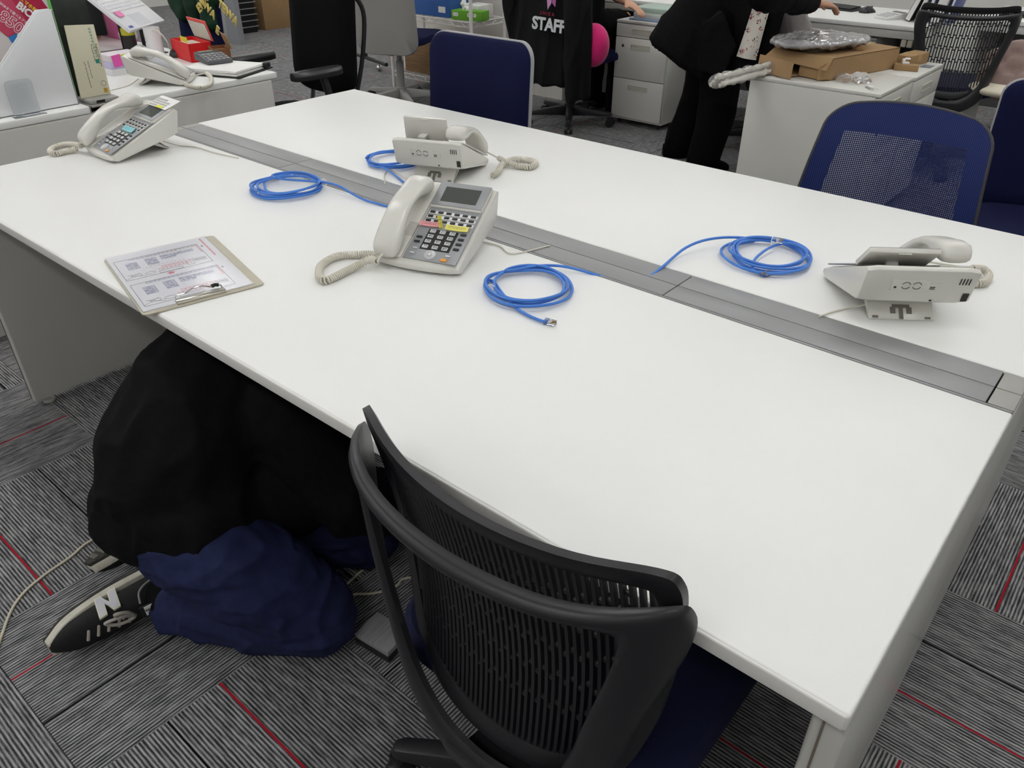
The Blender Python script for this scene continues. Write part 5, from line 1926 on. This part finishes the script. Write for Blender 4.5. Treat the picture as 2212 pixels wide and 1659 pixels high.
pquad('backing', [(-60, -60), (150, -60), (125, 60), (70, 240), (-60, 250)], -.001, M('poster_white', (226, 224, 226), .5))
pquad('red_field', [(-60, -60), (42, -60), (90, 0), (120, 40), (66, 66), (17, 80), (-60, 20)], .0004, M('poster_red', (190, 40, 78), .5))
pquad('pink_field', [(-60, -40), (20, -8), (64, 56), (18, 78), (-60, 30)], .0010, M('poster_rose', (206, 74, 106), .5))
pquad('blue_field', [(18, 80), (63, 60), (72, 72), (52, 92), (25, 92)], .0014, M('poster_blue', (52, 134, 206), .5))
PWH = M('poster_letter_white', (244, 240, 240), .5)
lettering('lettering', '850', .052, PWH, pw, pp(23.6, 49, .0018), bold=.04)
lettering('lettering', '850', .052, M('poster_letter_red', (206, 60, 96), .5), pw, pp(23.6, 49, .0024), bold=-.004)
lettering('lettering', '円', .021, PWH, pw, pp(44, 76.5, .0022), bold=.02)
lettering('lettering', 'BIC', .033, PWH, pw, pp(52, 21, .0020), bold=.045)
lettering('lettering', 'スマホ料金', .0150, M('poster_letter_yellow', (250, 226, 60), .5), pw, pp(65, 14, .0020), bold=.02)
lettering('lettering', '~50GBまで選べるプラン', .0106, PWH, pw, pp(29, 29, .0020), bold=.012)
tb = carton('brown barcoded parcel behind the white file', (-3.08, .44, DK), (.10, .16, .135), 0, None, M('parcel_brown', (170, 138, 116), .8), False, 'parcel')
MB().span((.0502, -.075, .03), (.0512, -.03, .12)).build('barcode_label', PAPER, tb)

# envelope and folder standing over the tray
ENV = M('envelope_cream', (222, 217, 192), .75, var=.03, scale=10)
en = thing('envelope', 'cream addressed envelope standing upright behind the white file', 'envelope', (-2.957, .712, .7345), rad(90))
MB().prism([(-.060, 0), (.046, 0), (.050, .228), (-.047, .235)], -.003, .003, 'y').build('envelope_body', ENV, en, .0006)
gr = M('print_green', (40, 140, 124), .7)
m = frame((.030, -.0035, .172), (0, 0, -1), (1, 0, 0))
lettering('lettering', 'ビルマイマンスパイト', .0098, gr, en, m, bold=.02)
MB().box((.030, -.0034, .112), (.013, .0006, .013)).build('stamp_print', gr, en)
for k, (x, L) in enumerate(((.040, .07), (.036, .06), (.022, .05), (-.004, .055), (-.016, .085))):
    mk = MB()
    rg = random.Random(k)
    z = .165 - .05 * (k > 2)
    while z > .165 - .05 * (k > 2) - L:
        s = rg.uniform(.002, .005)
        mk.box((x + rg.uniform(-.001, .001), -.0033, z), (.0022, .0004, s))
        z -= s + rg.uniform(.001, .003)
    mk.build('address_print', PENCIL, en, None, 0)
MB().tube([(.030 + .009 * math.cos(2 * math.pi * i / 16), -.0034, .038 + .009 * math.sin(2 * math.pi * i / 16)) for i in range(16)], .0005, 4, True).build('postmark', PENCIL, en)
MB().box((.032, -.0034, .014), (.014, .0006, .016)).build('postage_stamp', M('stamp_gold', (206, 164, 60), .6, var=.4, scale=200), en)
fo = thing('plastic_folder', 'dark translucent folder with green edge behind the cream envelope', 'folder', (-3.005, .715, .7345), rad(90))
MB().prism([(-.055, 0), (.060, 0), (.062, .31), (-.055, .31)], -.004, .004, 'y').build('folder_sleeve', M('folder_smoke', (44, 50, 46), .25, var=.5, scale=9), fo, .001)
MB().span((-.062, -.005, 0), (-.055, .005, .31)).build('green_spine', M('folder_green', (110, 196, 96), .5), fo)
tq = thing('label_printer', 'grey office device lying over the cable tray of the cluttered desk', 'device', (-2.975, .708, .7202), 0)
MB().span((-.085, -.052, 0), (.075, .052, .0135)).build('device_case', M('device_grey', (152, 151, 146), .5), tq, .003)
MB().span((.0752, -.03, .003), (.0762, .0, .011)).build('socket', DARK, tq)

# monitor seen edge-on and laptop on a stand
mt = thing('monitor', 'black monitor back rising beside the laptop stand', 'monitor', (-4.05, 1.02, DK), rad(60))
MB().span((-.25, -.015, .06), (.25, .025, .40)).build('monitor_shell', M('monitor_black', (16, 16, 18), .5), mt, .006)
MB().span((-.03, .02, 0), (.03, .05, .2)).build('neck', BLACK_PL, mt, .004)
MB().span((-.11, -.06, 0), (.11, .10, .010)).build('foot', BLACK_PL, mt, .003)

LA, LB, LC = V((-3.60, 1.19, .835)), V((-3.74, 1.40, .835)), V((-3.79, 1.155, .985))
lx = (LB - LA).normalized()
ly = (LC - LA) - lx * (LC - LA).dot(lx)
Lw, Ld = .31, .225
lm = frame(LA, LB - LA, ly)
lt = thing('laptop', 'white laptop tilted steeply on a stand with pink note on its deck', 'laptop', (0, 0, 0))
MB().span((0, 0, -.016), (Lw, Ld, 0), lm).build('deck', M('laptop_white', (222, 222, 226), .4), lt, .003)
km = MB().box((0, 0, 0), (.0155, .0145, .003)).mesh('keycap', .0008)
km.materials.append(M('laptop_key', (236, 236, 240), .45))
for r_ in range(6):
    for q in range(15):
        o = obj('keycap', km, None, lt)
        o.matrix_local = lm @ Matrix.Translation((.022 + .019 * q, .108 + .0178 * r_, .0012))
MB().span((.10, .012, 0), (.20, .075, .0008), lm).build('touchpad', M('laptop_pad', (198, 200, 206), .4), lt)
MB().span((.02, .01, 0), (.05, .022, .0008), lm).build('sticker', M('sticker_blue', (40, 70, 160), .4), lt)
sp_ = MB()
for y in (.04, .17):
    p_ = lm @ V((Lw / 2, y, -.017))
    sp_.tube([p_, V((p_.x, p_.y, DK + .004))], .008, 8)
p_ = lm @ V((Lw / 2, .10, 0))
sp_.span((p_.x - .12, p_.y - .12, DK), (p_.x + .12, p_.y + .08, DK + .004))
sp_.build('stand', M('stand_black', (28, 28, 30), .5), lt)
o = obj('sticky_note', MB().box((0, 0, 0), (.045, .03, .0006)).mesh('sticky_note'), M('note_pink', (240, 140, 190), .8))
o.matrix_world = lm @ Matrix.Translation((.05, .085, .006))
tag(o, 'pink note stuck on the laptop deck', 'note')

c_ = atz(340, 122, .72)
cu = thing('white_cup', 'white cylinder cup standing in front of the tilted laptop', 'cup', (c_.x, c_.y, DK))
MB().lathe([(.030, 0), (.034, .002), (.034, .12), (.031, .12), (.029, .006)], 24).build('cup_wall', M('cup_white', (226, 226, 228), .4), cu)
MB().tube(spline([(.0, -.03, .105), (.05, .0, .11), (.075, .02, .07), (.05, .04, .03)], 6), .003, 6).build('cord', CORD, cu)
c_ = atz(288, 120, .72)
ca = thing('marker_can', 'black and yellow can between note stack and cup', 'can', (c_.x, c_.y, DK))
MB().lathe([(.026, 0), (.028, .002), (.028, .085), (.026, .088)], 20).build('can_body', M('can_black', (34, 30, 28), .4, var=.3, scale=40), ca)
MB().lathe([(.0285, .086), (.0285, .112), (.024, .116), (.002, .116)], 20).build('can_cap', M('can_yellow', (200, 190, 50), .4), ca)
mouse('black mouse beside the red box on the cluttered desk', tuple(atz(382, 121, .72))[:2] + (DK,), rad(60))
calculator('dark grey calculator lying on the stack of papers', (-3.16, 1.305, DK + .0262), rad(80), M('calc_grey', (84, 86, 90), .45), M('calc_key_grey', (150, 150, 152), .5))
bd = thing('ring_binder', 'open black binder full of white papers at the cluttered desk corner', 'binder', (-3.06, 1.285, DK), rad(22))
MB().span((-.15, -.11, 0), (.15, .125, .006)).build('cover', INK, bd, .002)
for k in range(5):
    o = MB().box((0, 0, .0078 + .0036 * k), (.27 - .006 * (k % 3), .20, .0032), rz=(.03 * (k % 3) - .03)).build('paper', PAPER, bd)
MB().box((.145, .09, .018), (.02, .03, .018)).build('ring_clip', INK, bd, .002)

def openbox(label, name, loc, rz, w_, d, h, mat, inner):
    t = thing(name, label, 'box', loc, rz)
    b = MB()
    th = .003
    b.span((-w_ / 2, -d / 2, 0), (w_ / 2, d / 2, th)).span((-w_ / 2, -d / 2, 0), (w_ / 2, -d / 2 + th, h)).span((-w_ / 2, d / 2 - th, 0), (w_ / 2, d / 2, h)) \
        .span((-w_ / 2, -d / 2, 0), (-w_ / 2 + th, d / 2, h)).span((w_ / 2 - th, -d / 2, 0), (w_ / 2, d / 2, h))
    b.build('box_wall', mat, t)
    MB().span((-w_ / 2 + .004, -d / 2 + .004, .004), (w_ / 2 - .004, d / 2 - .004, h * .8)).build('contents', inner, t)
    return t


rb_ = openbox('bright red open box on the cluttered desk behind the mouse', 'red_box', (-3.42, 1.36, DK), rad(-8), .20, .10, .075, M('box_red', (216, 30, 34), .45), M('box_lining', (222, 216, 200), .7))
MB().box((0, .052, .115), (.20, .003, .085), rx=.25).build('lid', M('lid_red', (228, 84, 78), .45), rb_)
MB().box((0, .0495, .11), (.18, .002, .068), rx=.25).build('lid_lining', M('lid_lining', (204, 204, 196), .7), rb_)
NB = MB().box((-.02, -.02, .078), (.07, .002, .02)).build('note_strip', NEON, rb_)
bb = openbox('brown open carton at the far corner of the cluttered desk', 'brown_carton', (-3.24, 1.385, DK), rad(-20), .105, .07, .062, M('carton_brown', (134, 88, 56), .8), M('carton_inside', (150, 112, 76), .8))
MB().box((0, .036, .085), (.11, .003, .06), rx=.3).build('flap', CARD, bb)
for k, (mat, lab) in enumerate(((M('stack_white', (228, 226, 228), .8), 'white paper pad at the bottom of the stack by the envelope'), (M('stack_lilac', (196, 190, 222), .8), 'lilac paper pad in the middle of the stack by the envelope'), (M('stack_grey', (216, 208, 214), .8), 'pale paper pad on top of the stack by the envelope'))):
    o = MB().box((-3.36, 1.005, DK + .0125 + .0255 * k), (.10, .13, .025), rz=.0).build('paper_pad', mat, None, .001)
    tag(o, lab, 'paper pad', 'paper pads by the envelope')
for k, (dy, mat, lab) in enumerate(((-.03, HOTP, 'hot pink tab note hanging from the paper pads'), (.01, NEON, 'yellow tab note hanging from the paper pads'))):
    o = MB().box((-3.3085, 1.0 + dy, DK + .055), (.0012, .036, .045), rx=.1).build('sticky_note', mat)
    tag(o, lab, 'note')

cx_ = carton('yellowish brown carton behind the tilted laptop', (-4.40, 1.22, DK), (.26, .24, .24), rad(10), None, M('carton_ochre', (196, 164, 106), .8, var=.08, scale=8), False, 'ochre_carton')
o = obj('paper_roll', remesh(MB().ball((0, 0, .05), (.04, .04, .05), 14).ball((.004, 0, .12), (.036, .036, .05), 14), 'paper_roll', .006, 3, .004, .03, 2), M('roll_white', (226, 222, 216), .85))
o.location = (-3.93, 1.33, DK)
tag(o, 'white wrapped bundle standing beside the ochre carton', 'bundle')
o = MB().span((-4.36, 1.385, DK), (-4.02, 1.418, DK + .30)).build('pink_file', M('file_pink', (216, 112, 172), .5), None, .002)
tag(o, 'pink upright file behind the ochre carton', 'file')

# chair with green jersey
padded_chair('dark chair behind the cluttered desk under the green jersey', (-4.62, 1.93, 0), math.pi)
GREENJ = M('jersey_green', (22, 62, 42), .8, var=.35, scale=9, bump=.1, bscale=200)
mb = MB()
jy = 2.11
limb(mb, [V((-4.80, jy, .84)), V((-4.62, jy, .88)), V((-4.42, jy, .84))], [.06, .07, .06])
limb(mb, [V((-4.80, jy - .02, .82)), V((-4.74, jy - .03, .72))], [.06, .05])
limb(mb, [V((-4.46, jy - .02, .82)), V((-4.46, jy - .03, .70))], [.06, .05])
limb(mb, [V((-4.62, jy - .02, .84)), V((-4.60, jy - .04, .68))], [.06, .04])
o = obj('jersey', remesh(mb, 'jersey', .010, 3, .012, .10, 5.5), GREENJ)
tag(o, 'green sports jersey with yellow lettering hung on a chair', 'jersey')
JY = M('jersey_yellow', (226, 206, 120), .7)
for px, py, s, r_ in ((437, 8, 'EWA', .6), (452, 22, 'WA', -.6), (492, 28, 'TEWA', -.55), (470, 66, 'E', -.6)):
    c_ = aty(px, py, jy - .125)
    lettering('lettering', s, .062, JY, o, frame((c_.x, jy - .125, c_.z), (1, 0, 0), (0, 0, 1)) @ Matrix.Rotation(r_, 4, 'Z'), bold=.03, depth=.006)
